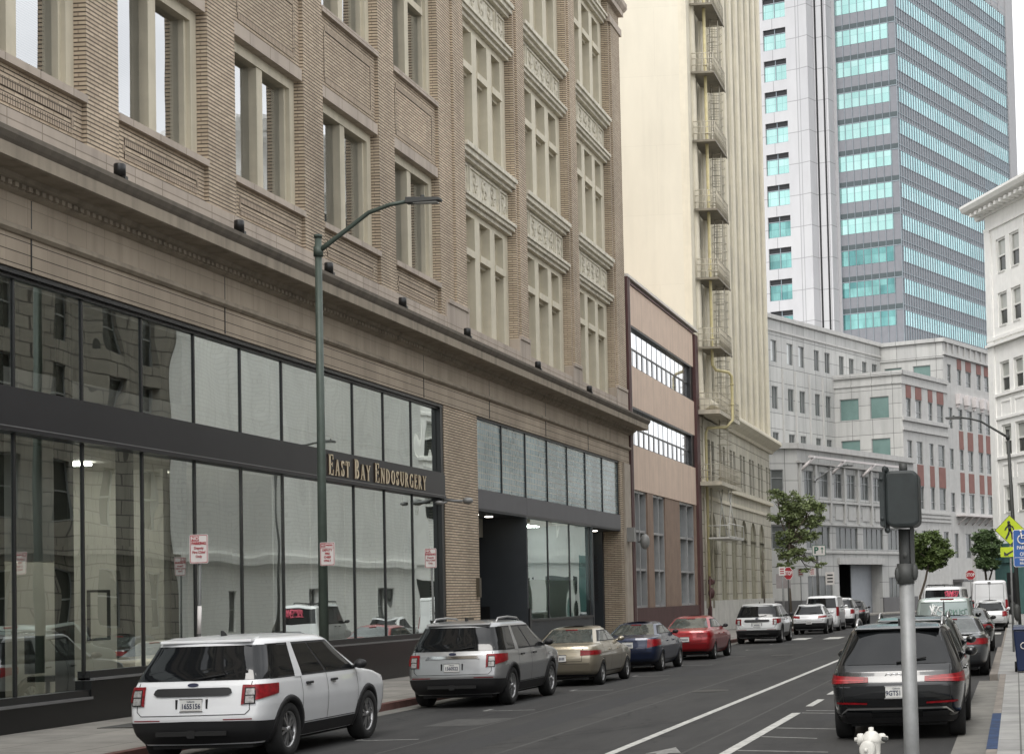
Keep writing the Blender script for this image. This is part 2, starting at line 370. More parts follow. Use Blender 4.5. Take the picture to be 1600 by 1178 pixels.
s = MB().box(-.425, -.286, 21.2, 27.2, -.05, .153); struct('blue_kerb', s, 'kerb_blue')
s = MB().box(-.9, -.426, 19, 39.6, -.05, .006); struct('gutter', s, 'gutter')
s = MB().box(-2.4, -.68, 38.9, 39.6, -.05, .05);
# far pavement in front of the concrete building is built with that building
# markings
def flat(mb, pts, z=.004): mb.poly([(x, y, z) for x, y in pts])
m1 = MB()
flat(m1, [(-5.68, 22), (-5.54, 22), (-5.54, 79), (-5.68, 79)])
flat(m1, [(-4.03, 16), (-3.87, 16), (-3.87, 30.6), (-4.03, 30.6)])
y = 32.3
while y < 78: flat(m1, [(-4.0, y), (-3.86, y), (-3.86, y+2), (-4.0, y+2)]); y += 3.6
struct('lane_lines', m1, 'road_paint')
m2 = MB()
for k in range(9):
    y = 20.15+6.6*k; X0 = -10.42
    flat(m2, [(X0-.06, y-.05), (-9.45, y-.05), (-9.45, y+.05), (X0-.06, y+.05)]); flat(m2, [(X0-.1, y+.06), (X0, y+.06), (X0, y+.55), (X0-.1, y+.55)]);
for y, dx in ((23.4, 1.3), (27.2, 1.1), (31.1, 1.3), (30.5, 1.1), (25.6, .9)):
    flat(m2, [(-3.85, y), (-3.85+dx, y-.55), (-3.85+dx, y-.45), (-3.85, y+.12)])
struct('parking_marks', m2, 'road_paint_faded')
m3 = MB(); flat(m3, [(-4.93, 19), (-4.77, 19), (-4.77, 23.3), (-4.93, 23.3)], .004); flat(m3, [(-5.1, 23.3), (-4.6, 23.3), (-4.85, 24.2)], .004); struct('bike_arrow', m3, 'road_paint_faded'); m3 = MB()
for k in range(7):
    x = -10.5+1.55*k
    if x < -1.5: flat(m3, [(x, 79.3), (x+.75, 79.3), (x+.75, 82.6), (x, 82.6)])
flat(m3, [(-1.25, 79.3), (-.75, 79.3), (-.75, 82.6), (-1.25, 82.6)])
flat(m3, [(-5.5, 74.3), (-2.2, 74.3), (-2.2, 74.6), (-5.5, 74.6)]);
struct('crossing_marks', m3, 'road_paint')
mat('asphalt_patch', (.026, .026, .027), .85, var=.2, vscale=8, bump=.5, bscale=60); mat('asphalt_old', (.060, .059, .057), .85, var=.25, vscale=5, bump=.5, bscale=60); mat('iron_cover', (.05, .047, .043), .6, .3, var=.3, vscale=20)
m4 = MB()
for a, b, c, d in ((-8.6, -7.9, 24, 41), (-9.3, -8.0, 46, 49.5), (-7.1, -6.3, 52, 74), (-3.4, -2.3, 28.5, 31.5), (-8.9, -6.0, 88, 93)): flat(m4, [(a, c), (b, c+.05), (b+.03, d), (a-.02, d-.04)], .0016)
struct('road_patch', m4, 'asphalt_patch')
m4 = MB()
for a, b, c, d in ((-7.35, -7.28, 22, 78), (-4.6, -4.55, 22, 60), (-9.25, -9.19, 22, 45), (-10.35, -9.3, 29.5, 31.2)): flat(m4, [(a, c), (b, c), (b+.06, d), (a+.04, d)], .0024)
struct('road_seam', m4, 'asphalt_old')
for x_, y_, r_ in ((-6.9, 38.5, .42), (-8.2, 60, .4), (-4.9, 50.5, .35)):
    m4 = MB(); flat(m4, [(x_+r_*math.cos(a), y_+r_*math.sin(a)) for a in [2*math.pi*k/24 for k in range(24)]], .006); struct('manhole_cover', m4, 'iron_cover')
m4 = MB(); m4.box(-15.6, -14.2, 28.4, 29.9, .17, .196); struct('pavement_hatch', m4, 'iron_cover')
# ---------------------------------------------------------------- tan brick building on the left
A = thing('brick_building', 'long tan brick building with a clinic sign over its black framed shop windows', 'building', (-20, 40, 0))
FA = Fr(XW, 0, 0, 1)
piers = [(20.0, 21.1), (24.95, 26.05), (29.88, 31.0), (34.62, 35.9), (39.55, 40.7), (44.45, 45.6), (49.27, 51.7)]
piers2 = [(57.1, 58.43), (64.22, 65.6), (71.35, 73.45)]
for k in range(9): piers.insert(0, (20.0-4.93*(k+1), 21.1-4.93*(k+1)))
YA0, YA1 = piers[0][0], 73.45
TOP = 33.5
FLO = [(11.5, 14.62, None), (16.86, 20.5, 19.35), (22.8, 26.3, 25.1), (28.3, 31.6, 30.4)]     # sill, head, transom
w_ = MB(); so = MB(); li = MB()
for a, b in piers: w_.fbox(FA, a, b, 10.57, TOP, -.9, 0)
for a, b in piers2[:2]:
    w_.fbox(FA, a, b, 11.0, TOP, -.9, 0); w_.fbox(FA, a+.22, b-.22, 11.0, TOP, 0, .07)
w_.fbox(FA, 71.35, 73.45, 11.0, TOP, -.9, 0); w_.fbox(FA, 71.6, 73.2, 11.0, 26.6, 0, .07)
w_.fbox(FA, 50.5, 51.5, 11.0, TOP, 0, .07)
for i in range(len(piers)-1):
    a, b = piers[i][1], piers[i+1][0]; prev = 10.57
    for s0, h0, tr in FLO:
        z1 = s0-.14; w_.fbox(FA, a, b, prev, z1, -.9, -.09)
        # raised panel of soldier courses
        if z1-prev > .7:
            so.fbox(FA, a+.35, b-.35, z1-.38, z1-.24, -.09, -.072); so.fbox(FA, a+.35, b-.35, prev+.14, prev+.28, -.09, -.072)
            so.fbox(FA, a+.3, a+.38, prev+.28, z1-.38, -.09, -.075); so.fbox(FA, b-.38, b-.3, prev+.28, z1-.38, -.09, -.075)
        li.fbox(FA, a, b, s0-.14, s0, -.6, .03)
        li.fbox(FA, a, b, h0, h0+.28, -.9, -.03); prev = h0+.28
    w_.fbox(FA, a, b, prev, TOP, -.9, -.09)
w_.box(-45, XW-.9, YA0, YA1, 10.3, TOP)        # the mass behind
w_.build('brick_wall', 'tan_brick', A)
split_build(so, 'panel_border', 'soldier_brick', A)
split_build(li, 'stone_lintel', 'stone_belt', A)
rf = MB().box(-45, XW+.5, YA0, YA1+.3, TOP, TOP+.9); rf.build('parapet', 'cornice_stone', A)
# windows of the brick bays
def jit(v): return v+random.uniform(-.02, .02)
def bay_window(a, b, s0, h0, tr, parent, rich=True):
    m = MB(); m.fbox(FA, a, a+.26, s0, h0, -.62, -.24); m.fbox(FA, b-.26, b, s0, h0, -.62, -.24); m.fbox(FA, a+.26, b-.26, h0-.24, h0, -.62, -.24); m.fbox(FA, a+.26, a+.34, s0, h0-.24, -.6, -.34); m.fbox(FA, b-.34, b-.26, s0, h0-.24, -.6, -.34)
    c = (a+b)/2; m.fbox(FA, c-.15, c+.15, s0, h0-.24, -.6, -.27); m.fbox(FA, a+.34, b-.34, s0, s0+.06, -.6, -.36)
    if tr: m.fbox(FA, a+.34, c-.15, tr, tr+.2, -.6, -.3); m.fbox(FA, c+.15, b-.34, tr, tr+.2, -.6, -.3)
    wi = m.build('window', 'window_stone', parent)
    for (p, q) in ((a+.34, c-.15), (c+.15, b-.34)):
        MB().poly([FA.p(p, s0, -.46), FA.p(q, s0, -.46), FA.p(q, h0-.24, -.46), FA.p(p, h0-.24, -.46)]).build('pane', 'upper_glass', wi)
    bl = MB(); z = s0+.05
    drop = random.choice([0, 0, 0, .0, .6])
    while z < h0-.3:
        if z > s0+drop: bl.poly([FA.p(a+.27, z, -.56), FA.p(b-.27, z, -.56), FA.p(b-.27, z+.03, -.585), FA.p(a+.27, z+.03, -.585)])
        z += .045
    bl.build('blind', 'blind', wi)
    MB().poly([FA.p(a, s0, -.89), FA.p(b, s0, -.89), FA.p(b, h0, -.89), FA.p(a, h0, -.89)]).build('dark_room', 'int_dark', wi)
for i in range(len(piers)-1):
    if piers[i][0] < -6: continue
    for s0, h0, tr in FLO: bay_window(piers[i][1], piers[i+1][0], s0, h0, tr, A)
# ornate triple window bays
TF = [(10.5, 14.5, 13.0), (16.4, 20.5, 18.95), (22.4, 26.5, 25.0), (28.4, 31.8, 30.6)]
def scroll(m, cu, cz, r, sgn, d):
    P = [FA.p(cu+sgn*r*(1-t*.8)*math.cos(7.5*t+1), cz+r*(1-t*.8)*math.sin(7.5*t+1), d) for t in [i/10 for i in range(11)]]
    m.tube(P, [.05*r/.2*(1.1-.6*i/10) for i in range(11)], 5)
def relief(m, a, b, z0, z1, d):
    c = (a+b)/2; cz = (z0+z1)/2; h = z1-z0
    n = max(1, int((b-a)/(h*.9)))
    for k in range(n):
        u = a+(b-a)*(k+.5)/n; sg = 1 if k % 2 else -1
        scroll(m, u, cz+h*.13, h*.25, sg, d); scroll(m, u+h*.22, cz-h*.15, h*.2, -sg, d)
        m.ell(FA.p(u-.1*h, cz-h*.28, d), (.03, h*.10, h*.10), 6, 4); m.ell(FA.p(u+.2*h, cz+h*.3, d), (.03, h*.08, h*.08), 6, 4)
    m.ell(FA.p(c, cz, d), (.05, h*.2, h*.28), 8, 6)
bays3 = [(51.7, 57.1), (58.43, 64.22), (65.6, 71.35)]
for a, b in bays3:
    for k, (s0, h0, tr) in enumerate(TF):
        m = MB(); W = (b-a-.55*2-.5*2)/3; u = a+.55
        m.fbox(FA, a, a+.55, s0, h0, -.8, -.3); m.fbox(FA, b-.55, b, s0, h0, -.8, -.3); m.fbox(FA, a+.55, b-.55, h0-.2, h0, -.8, -.3)
        panes = []
        for j in range(3):
            panes.append((u, u+W))
            m.fbox(FA, u, u+.12, s0, h0-.2, -.78, -.55); m.fbox(FA, u+W-.12, u+W, s0, h0-.2, -.78, -.55)
            m.fbox(FA, u, u+W, tr, tr+.22, -.8, -.22); m.fbox(FA, u, u+W, tr-.1, tr, -.8, -.4)
            for zz in (s0, s0+(tr-s0)*.33, s0+(tr-s0)*.66): m.fbox(FA, u+.12, u+W-.12, zz, zz+.07, -.78, -.6)
            if j < 2: m.fbox(FA, u+W, u+W+.5, s0, h0-.2, -.8, -.25)
            u += W+.5
        wi = m.build('window', 'cream_frame', A)
        for p, q in panes: MB().poly([FA.p(p, s0, -.72), FA.p(q, s0, -.72), FA.p(q, h0-.2, -.72), FA.p(p, h0-.2, -.72)]).build('pane', 'upper_glass', wi)
        MB().poly([FA.p(a, s0, -.88), FA.p(b, s0, -.88), FA.p(b, h0, -.88), FA.p(a, h0, -.88)]).build('blind', 'blind', wi)
        zt = TF[k+1][0] if k < 3 else TOP
        sp = MB(); sp.fbox(FA, a, b, h0, zt, -.9, -.28)
        sp.fbox(FA, a, b, h0+.0, h0+.13, -.28, -.14); sp.fbox(FA, a, b, h0+.13, h0+.26, -.28, -.03); sp.fbox(FA, a, b, h0+.26, h0+.36, -.28, .04)
        sp.fbox(FA, a, b, zt-.14, zt, -.28, .10); sp.fbox(FA, a, b, zt-.30, zt-.14, -.28, .02); sp.fbox(FA, a, b, zt-.42, zt-.30, -.28, -.1)
        sp.build('spandrel', 'relief_stone', A)
        rl = MB(); e = (b-a)*.19; z0, z1 = h0+.46, zt-.52
        for p, q in ((a+.12, a+e), (a+e+.16, b-e-.16), (b-e, b-.12)):
            for zz in ((z0, z0+.05), (z1-.05, z1)): rl.fbox(FA, p, q, zz[0], zz[1], -.28, -.23)
            rl.fbox(FA, p, p+.05, z0+.05, z1-.05, -.28, -.23); rl.fbox(FA, q-.05, q, z0+.05, z1-.05, -.28, -.23)
            relief(rl, p+.1, q-.1, z0+.05, z1-.05, -.27)
        rl.build('carved_relief', 'relief_stone', A)
# pier bases, pier capital
pb = MB()
for a, b in ((49.6, 51.7), (57.1, 58.43), (64.22, 65.6), (71.35, 73.45)): pb.fbox(FA, a, b, 10.2, 11.0, -.9, .06); pb.fbox(FA, a+.1, b-.1, 11.0, 11.12, -.0, .10)
split_build(pb, 'pier_base', 'stone_belt', A)
pc = MB(); pc.fbox(FA, 71.3, 73.5, 26.6, 26.9, -.9, .12); pc.fbox(FA, 71.2, 73.6, 27.5, 27.75, -.9, .2); pc.prof(FA, 71.1, 73.75, [(-.9, 27.75), (.22, 27.75), (.34, 27.9), (.34, 28.1), (-.9, 28.1)])
pc.prof(FA, 50, 73.6, [(-.9, 28.7), (.2, 28.7), (.45, 28.95), (.45, 29.1), (-.9, 29.1)])
pc.build('capital', 'stone_belt', A)
# belt, cornice, frieze, header courses
bt = MB().fbox(FA, YA0, 73.45, 10.2, 10.57, -.9, .05); bt.build('stone_belt', 'stone_belt', A)
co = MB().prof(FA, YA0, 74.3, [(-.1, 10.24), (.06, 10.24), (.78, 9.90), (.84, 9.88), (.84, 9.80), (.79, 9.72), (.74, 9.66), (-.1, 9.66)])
cc = co.build('cornice', 'cornice_shaded', A)
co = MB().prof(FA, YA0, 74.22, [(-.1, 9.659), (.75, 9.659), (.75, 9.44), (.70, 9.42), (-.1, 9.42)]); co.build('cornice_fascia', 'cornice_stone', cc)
bm = MB().prof(FA, YA0, 73.9, [(-.1, 9.419), (.30, 9.419), (.27, 9.34), (.17, 9.30), (.15, 9.20), (.06, 9.16), (-.1, 9.16)])
y = YA0
while y < 73.5: bm.fbox(FA, y, y+.11, 9.22, 9.30, .15, .23); y += .2
bm.build('bed_moulding', 'cornice_stone', A)
MB().fbox(FA, YA0, 73.55, 8.66, 9.16, -.1, .04).build('frieze', 'frieze_stone', A)
MB().prof(FA, YA0, 73.62, [(-.1, 8.659), (.07, 8.659), (.13, 8.62), (.13, 8.55), (.07, 8.50), (-.1, 8.50)]).build('frieze_moulding', 'cornice_stone', A)
MB().fbox(FA, YA0, 73.5, 7.93, 8.499, -.6, .03).build('header_course', 'course_stone', A)
MB().fbox(FA, YA0, YA1, 7.9, 10.2, -1.2, -.101).build('floor_slab', 'int_white', A)
for y in (20.6, 25.5, 30.4, 35.3, 40.1, 45.1, 50.6, 58.3, 65.5):
    m = MB(); m.lathe([(.001, 0), (.105, 0), (.105, .22), (.09, .235), (.001, .235)], (XW+.33, y, 10.13), 14); m.box(XW+.2, XW+.46, y-.05, y+.05, 10.02, 10.13)
    m.build('floodlight', 'black_metal', A)
for y in (28.0, 35.2, 47.5, 53.6, 60.2, 66.3):
    MB().fbox(FA, y, y+.022, 7.95, 9.15, .03, .046).build('expansion_joint', 'black_metal', A)
# shop front
st = [29.88-2.13*k for k in range(9, 0, -1)]+[29.88+2.128*k for k in range(10)]
stf = MB()
for y in st[:-1]:
    lo = .72 if y < 29.8 else (1.05 if y < 39.5 else 1.27)
    stf.fbox(FA, y-.028, y+.028, lo, 5.27, -.17, -.12); stf.fbox(FA, y-.024, y+.024, 5.87, 7.86, -.17, -.12)
stf.fbox(FA, 49.03, 49.27, .25, 7.86, -.3, -.02); stf.fbox(FA, st[0], 49.27, 7.84, 7.93, -.3, -.01)
stf.fbox(FA, st[0], 49.27, 7.78, 7.84, -.26, -.08)
for p, q, lo in ((st[0], 29.88, .72), (29.88, 38.4, 1.05), (38.4, 49.1, 1.27)): stf.fbox(FA, p, q, lo-.1, lo+.06, -.26, -.03)
fr = stf.build('shop_front_frame', 'black_metal', A)
bd = MB(); bd.fbox(FA, st[0], 49.25, 5.27, 5.87, -.3, .02); bd.fbox(FA, st[0], 49.25, 5.18, 5.25, -.28, .05); bd.fbox(FA, st[0], 49.25, 5.86, 5.93, -.28, -.0)
bd.build('sign_band', 'band_metal', A)
MB().fbox(FA, st[0], 49.2, 5.25, 5.268, -.2, .06).build('band_trim', 'sill_metal', A)
for i in range(len(st)-1):
    y0, y1 = st[i]+.035, st[i+1]-.035
    lo = .78 if y0 < 29.8 else (1.11 if y0 < 38 else 1.33)
    for z0, z1 in ((lo, 5.19), (5.92, 7.79)):
        MB().poly([FA.p(y0, z0, -.15), FA.p(y1, z0, -.15), FA.p(y1, z1, -.15), FA.p(y0, z1, -.15)]).build('shop_window', 'store_glass' if y0 > (38.3 if z0 < 5 else 34) else ('store_glass_clear' if z0 < 5 else 'store_glass_upper'), A)
pl = MB(); pl.fbox(FA, st[0], 29.87, 0, .61, -.35, .0); pl.fbox(FA, 29.87, 38.4, 0, .94, -.35, .0); pl.fbox(FA, 38.4, 49.27, 0, 1.16, -.35, .0)
split_build(pl, 'plinth', 'granite_black', A)
sm = MB(); sm.fbox(FA, st[0], 29.86, .612, .66, -.2, .04); sm.fbox(FA, 29.88, 38.39, .942, .985, -.2, .04); sm.fbox(FA, 38.41, 49.1, 1.162, 1.2, -.2, .04); split_build(sm, 'sill', 'sill_metal', A)
# interior behind the shop windows
it = MB(); it.box(-23, -22.8, 8, 49.2, 0, 8); it.box(-22.8, -17.6, 28.3, 28.55, 0, 5.2); it.box(-22.8, -18.2, 35.9, 36.1, 0, 5.2); it.box(-22.8, -17, 49.05, 49.25, 0, 7.9); it.box(-22.8, -17.3, 8, 49.0, 5.2, 5.85)
it.box(-21, -20.8, 30, 33, .4, 3.1)
it.build('interior_wall', 'int_wall', A)
it = MB(); it.box(-17.3, -17.05, 8, 49.0, 5.2, 6.38); it.box(-22.8, -16.7, 8, 49.0, 7.7, 7.9); it.box(-17.9, -17.6, 22, 30.8, 3.1, 5.2); it.build('interior_ceiling', 'int_white', A)
MB().box(-22.8, -16.85, 8, 49.0, .3, .42).build('interior_floor', 'int_floor', A)
fn = MB()
for i, y in enumerate(st[:-1]):
    if y < 34.5: fn.fbox(FA, y-.22, y-.02, .4, 5.25, -.55, -.3)
    if y < 31: fn.fbox(FA, y-.12, y-.02, 5.9, 7.7, -.55, -.3)
split_build(fn, 'interior_column', 'int_dark', A)
sh = MB()
for i in range(len(st)-1):
    y0, y1 = st[i]+.05, st[i+1]-.05
    if y0 > 34: sh.fbox(FA, y0, y1, 6.38, 7.75, -.42, -.40)
    if y0 > 38: sh.fbox(FA, y0, y1, 1.35, 5.15, -.42, -.40)
split_build(sh, 'roller_shade', 'shade_cloth', A)
# glass block and entrances
MB().fbox(FA, 49.27, 52.4, .15, 7.93, -.6, 0).build('brick_pier', 'tan_brick', A)
for k in range(7):
    y0 = 52.45+k*2.757; MB().fbox(FA, y0+.03, y0+2.757-.03, 5.68, 7.86, -.2, -.1).build('glass_block_panel', 'glass_block', A)
gb = MB()
for k in range(8): gb.fbox(FA, 52.42+k*2.757-.02, 52.42+k*2.757+.03, 5.65, 7.93, -.2, -.06)
gb.fbox(FA, 52.4, 71.8, 7.86, 7.93, -.2, -.04); gb.build('panel_frame', 'black_metal', A)
gp = MB(); gp.fbox(FA, 52.4, 57.75, 5.05, 5.65, -.3, .0); gp.fbox(FA, 57.75, 66.75, 5.05, 5.65, -.3, .004); gp.fbox(FA, 66.75, 71.75, 5.05, 5.65, -.3, 0); gp.build('entrance_header', 'grey_panel', A)
en = MB(); en.fbox(FA, 52.4, 57.75, 4.98, 5.049, -3, -.02)
en.fbox(FA, 57.6, 57.75, .15, 4.98, -3, .0); en.fbox(FA, 52.4, 52.5, .15, 4.98, -3, -.6); en.fbox(FA, 52.4, 57.75, .15, 4.98, -3.2, -3)
en.fbox(FA, 66.75, 66.9, .15, 4.98, -3, 0); en.fbox(FA, 66.75, 71.7, 4.98, 5.049, -3, -.02); en.fbox(FA, 66.9, 71.5, .15, 4.98, -2.4, -2.2); en.fbox(FA, 71.5, 71.74, .15, 4.98, -2.6, -.75)
en.fbox(FA, 57.75, 66.75, .15, 1.45, -.5, -.02)
en.build('entrance_recess', 'dark_panel', A)
eb = MB(); eb.fbox(FA, 52.5, 57.6, 4.35, 4.98, -1.6, -1.5); eb.fbox(FA, 66.9, 71.7, 4.35, 4.98, -1.3, -1.2); split_build(eb, 'soffit_beam', 'int_wall', A)
for k, y in enumerate((53.3, 54.7, 56.2, 67.6, 69.1, 70.6)):
    MB().lathe([(.001, 4.96), (.13, 4.96), (.13, 4.975), (.001, 4.975)], (XW-.85, y, 0), 12).build('downlight', 'lamp_glow', A)
gw = MB()
for k in range(4): gw.fbox(FA, 57.75+k*3-.03, 57.75+k*3+.03, 1.5, 5.0, -.16, -.11)
gw.fbox(FA, 57.75, 66.75, 1.45, 1.53, -.25, .02); gw.fbox(FA, 57.75, 66.75, 4.98, 5.05, -.25, -.02); gw.build('lobby_frame', 'black_metal', A)
glass('lobby_glass', (.80, .95, .90), .26, (.9, 1, .98), .0, wob=.012, wscale=.5)
for k in range(3): MB().poly([FA.p(57.79+3*k, 1.53, -.14), FA.p(60.71+3*k, 1.53, -.14), FA.p(60.71+3*k, 4.98, -.14), FA.p(57.79+3*k, 4.98, -.14)]).build('lobby_window', 'lobby_glass', A)
lb = MB(); lb.fbox(FA, 57.8, 66.7, 0, 5.05, -4, -3.9); lb.fbox(FA, 57.8, 66.7, 1.4, 2.9, -.8, -.7); lb.build('lobby_wall', 'int_white', A); MB().box(-19.0, -18.4, 58.5, 66, 5.0, 5.04).build('ceiling_fill_light', 'interior_fill_glow', A)  # glowing strip added in the lobby to brighten its inner wall
lv = MB()
for k in range(12): lv.box(XW-1.5, XW-.95, 71.46, 71.5, 2.1+k*.16, 2.2+k*.16)
lv.build('louvre', 'louvre', A)
mb_ = MB(); mb_.fbox(FA, 57.58, 57.6, 1.3, 2.0, -2, -1.3); mb_.fbox(FA, 57.7, 57.9, 1.0, 1.9, .01, .05); split_build(mb_, 'notice_board', 'black_metal', A)
vp = MB(); vp.fbox(FA, 51.0, 51.6, .9, 1.7, 0, .05); vp.fbox(FA, 49.9, 50.2, .7, 1.15, 0, .05); vp.fbox(FA, 52.05, 52.25, 2.3, 2.9, 0, .1); mat('bronze_box', (.10, .085, .06), .5, .3); split_build(vp, 'wall_box', 'bronze_box', A)
pk = MB(); pk.fbox(FA, 71.75, 73.45, .15, 7.93, -3, 0); pk.build('brick_pier', 'tan_brick', A)
mat('pale_stone', (.40, .35, .29), .85, stain=.25)
MB().fbox(FA, 72.3, 73.42, .15, 7.9, 0.002, .09).build('pilaster', 'pale_stone', A)
mat('fixture_grey', (.25, .25, .24), .5, .2)
MB().fbox(FA, 72.5, 72.9, 4.55, 5.15, .09, .4).build('wall_lamp', 'fixture_grey', A)
m = MB(); m.tube([FA.p(49.1, 5.15, 0), FA.p(49.1, 5.1, .35), FA.p(49.3, 5.1, .5)], .04); m.ell(FA.p(49.5, 5.12, .6), (.16, .32, .10)); m.ell(FA.p(47.7, 4.98, .35), (.12, .4, .06)); m.tube([FA.p(48.2, 5.0, .3), FA.p(49.1, 5.08, .1)], .03)
m.build('security_light', 'fixture_grey', A)
# things seen through the left windows
def inside():
    t = thing('reception_desk', 'long white reception desk behind the leftmost shop window', 'desk', (-18.3, 26.6, .42))
    MB().box(-18.7, -17.9, 23.5, 29.3, .42, 1.55).build('counter_front', 'int_white', t); MB().box(-18.8, -17.82, 23.4, 29.4, 1.552, 1.62).build('counter_top', 'int_white', t)
    t = thing('potted_plant', 'leafy plant in a pot on the white desk behind the shop window', 'plant', (-18.3, 29.0, 1.62))
    MB().lathe([(.001, 0), (.09, 0), (.12, .2), (.1, .2), (.001, .18)], (-18.3, 29.0, 1.62), 12).build('pot', 'int_white', t)
    mat('indoor_leaf', (.07, .09, .05), .6); m = MB()
    for k in range(60):
        a = random.uniform(0, 6.28); r = random.uniform(.05, .5); z = 1.85+random.uniform(0, .35); c = Vector((-18.3+.5*r*math.cos(a), 29.0+1.3*r*math.sin(a), z)); s_ = .06
        d = Vector((random.uniform(-1, 1), random.uniform(-1, 1), random.uniform(-1, 1))).normalized()*s_; e = Vector((random.uniform(-1, 1), random.uniform(-1, 1), random.uniform(-1, 1))).normalized()*s_*.6
        m.poly([c-d, c+e, c+d, c-e])
    m.build('leaves', 'indoor_leaf', t)
    t = thing('office_chair', 'dark office chair behind the shop window right of the desk', 'chair', (-18.0, 31.2, .42))
    MB().box(-18.3, -17.8, 30.9, 31.4, .9, 1.0).build('seat', 'int_dark', t); MB().box(-18.35, -18.25, 30.9, 31.4, 1.05, 1.75).build('backrest', 'int_dark', t)
    MB().tube([(-18.05, 31.15, .42), (-18.05, 31.15, .9)], .04).build('pedestal', 'sill_metal', t)
    t = thing('picture_frame', 'black framed picture standing inside the shop window left of the white car', 'picture', (-18.2, 33.2, 1.0))
    m = MB()
    for p in ((32.8, 32.85, 1.6, 2.6), (33.55, 33.6, 1.6, 2.6), (32.85, 33.55, 1.6, 1.65), (32.85, 33.55, 2.55, 2.6)): m.fbox(Fr(-18.2, 0, 0, 1), *p, 0, .05)
    m.build('frame', 'black_metal', t)
inside()
# sign lettering: serif capitals built from strokes
def glyphs():
    T, t = .17, .06
    def L(x0, y0, x1, y1, w0=T, w1=None):
        w1 = w1 or w0; return ('L', x0, y0, x1, y1, w0, w1)
    def S(x, y, w=.3): return ('L', x-w/2, y+(.025 if y < .5 else -.025), x+w/2, y+(.025 if y < .5 else -.025), .05, .05, 'h')
    def Rg(cx, cy, rx, ry, a0, a1, tw=T): return ('A', cx, cy, rx, ry, a0, a1, tw)
    def H(x0, x1, y, w=t): return ('L', x0, y, x1, y, w, w, 'h')
    E_ = [L(.15, 0, .15, 1), H(.02, .62, .03), H(.02, .6, .97), H(.15, .48, .52), L(.6, .03, .62, .28, .05), L(.585, .75, .585, .97, .05), L(.48, .42, .48, .62, .05)]
    return {'E': (E_, .72), 'A': ([L(.12, 0, .42, 1, .07), L(.42, 1, .72, 0, T), H(.22, .6, .34), S(.12, 0), S(.72, 0, .34)], .88),
            'S': ([Rg(.3, .75, .24, .22, 30, 270), Rg(.3, .26, .26, .23, -210, 90), L(.53, .72, .53, .95, .05), L(.05, .05, .05, .3, .05)], .64),
            'T': ([L(.36, 0, .36, 1), H(.02, .7, .97), L(.04, .72, .04, .97, .05), L(.68, .72, .68, .97, .05), S(.36, 0, .36)], .76),
            'B': ([L(.15, 0, .15, 1), Rg(.3, .75, .26, .22, -90, 90), Rg(.3, .265, .32, .235, -90, 90), H(.02, .32, .97), H(.02, .32, .03), H(.15, .32, .51)], .74),
            'Y': ([L(.42, 0, .42, .5), L(.1, 1, .42, .46, T), L(.74, 1, .42, .46, .07), S(.12, 1, .3), S(.74, 1, .26), S(.42, 0, .34)], .86),
            'N': ([L(.15, 0, .15, 1, .07), L(.15, 1, .72, 0, T), L(.72, 0, .72, 1, .07), S(.15, 0), S(.1, 1, .2), S(.72, 1)], .9),
            'D': ([L(.15, 0, .15, 1), Rg(.3, .5, .45, .47, -90, 90), H(.02, .32, .97), H(.02, .32, .03)], .86),
            'O': ([Rg(.45, .5, .38, .47, 0, 360)], .92), 'U': ([L(.16, .3, .16, 1), Rg(.43, .32, .27, .29, 180, 360, .12), L(.7, .3, .7, 1, .07), S(.16, 1), S(.7, 1, .26)], .88),
            'R': ([L(.15, 0, .15, 1), Rg(.3, .74, .28, .23, -90, 90), H(.02, .32, .97), H(.15, .32, .5), L(.36, .5, .72, 0, T), S(.15, 0, .32), S(.72, 0, .2)], .82),
            'G': ([Rg(.45, .5, .38, .47, 50, 315), L(.72, .05, .72, .42, .14), L(.69, .72, .69, .95, .05), S(.7, .45, .28)], .9)}
GL = glyphs()
for y in (24, 27.2, 30.9, 33.5, 36.6): MB().box(-20.5, -18.6, y, y+.25, 5.13, 5.17).build('ceiling_fill_light', 'interior_fill_glow', A)  # one is a real lit strip; the others are added to brighten the interior
def glyph_mesh(ch, size, fr, u0, z0, d0, d1, wk=.66):
    m = MB(); parts, adv = GL[ch]
    for g in parts:
        if g[0] == 'L':
            _, x0, y0, x1, y1, w0, w1 = g[:7]
            if len(g) > 7: q = [(x0, y0-w0/2), (x1, y1-w1/2), (x1, y1+w1/2), (x0, y0+w0/2)]
            else: q = [(x0-w0/2, y0), (x0+w0/2, y0), (x1+w1/2, y1), (x1-w1/2, y1)]
            b = [fr.p(u0+x*size*wk, z0+y*size, d1) for x, y in q]; m.ext(b, Vector(fr.n+(0,))*(d0-d1))
        else:
            _, cx, cy, rx, ry, a0, a1, tw = g; n = 10
            for i in range(n):
                q = []
                for a, sg in ((a0+(a1-a0)*i/n, 1), (a0+(a1-a0)*(i+1)/n, 1), (a0+(a1-a0)*(i+1)/n, -1), (a0+(a1-a0)*i/n, -1)):
                    ar = R_(a); w_ = .05+(tw-.05)*abs(math.cos(ar))
                    q.append((cx+(rx-.07+sg*w_/2)*math.cos(ar), cy+(ry-.03+sg*w_/2)*math.sin(ar)))
                b = [fr.p(u0+x*size*wk, z0+y*size, d1) for x, y in q]; m.ext(b, Vector(fr.n+(0,))*(d0-d1))
    return m, adv*size*wk
sg = thing('sign_lettering', 'raised bronze letters reading EAST BAY ENDOSURGERY on the dark band', 'sign', (XW+.1, 44, 5.3))
u = 0; seq = []
for wd in ('EAST', 'BAY', 'ENDOSURGERY'):
    for i, ch in enumerate(wd): seq.append((ch, .50 if i == 0 else .40))
    seq.append((None, .2))
tot = sum((GL[c][1]*s*.66+.06) if c else s for c, s in seq[:-1]); k = 7.0/tot; u = 40.62
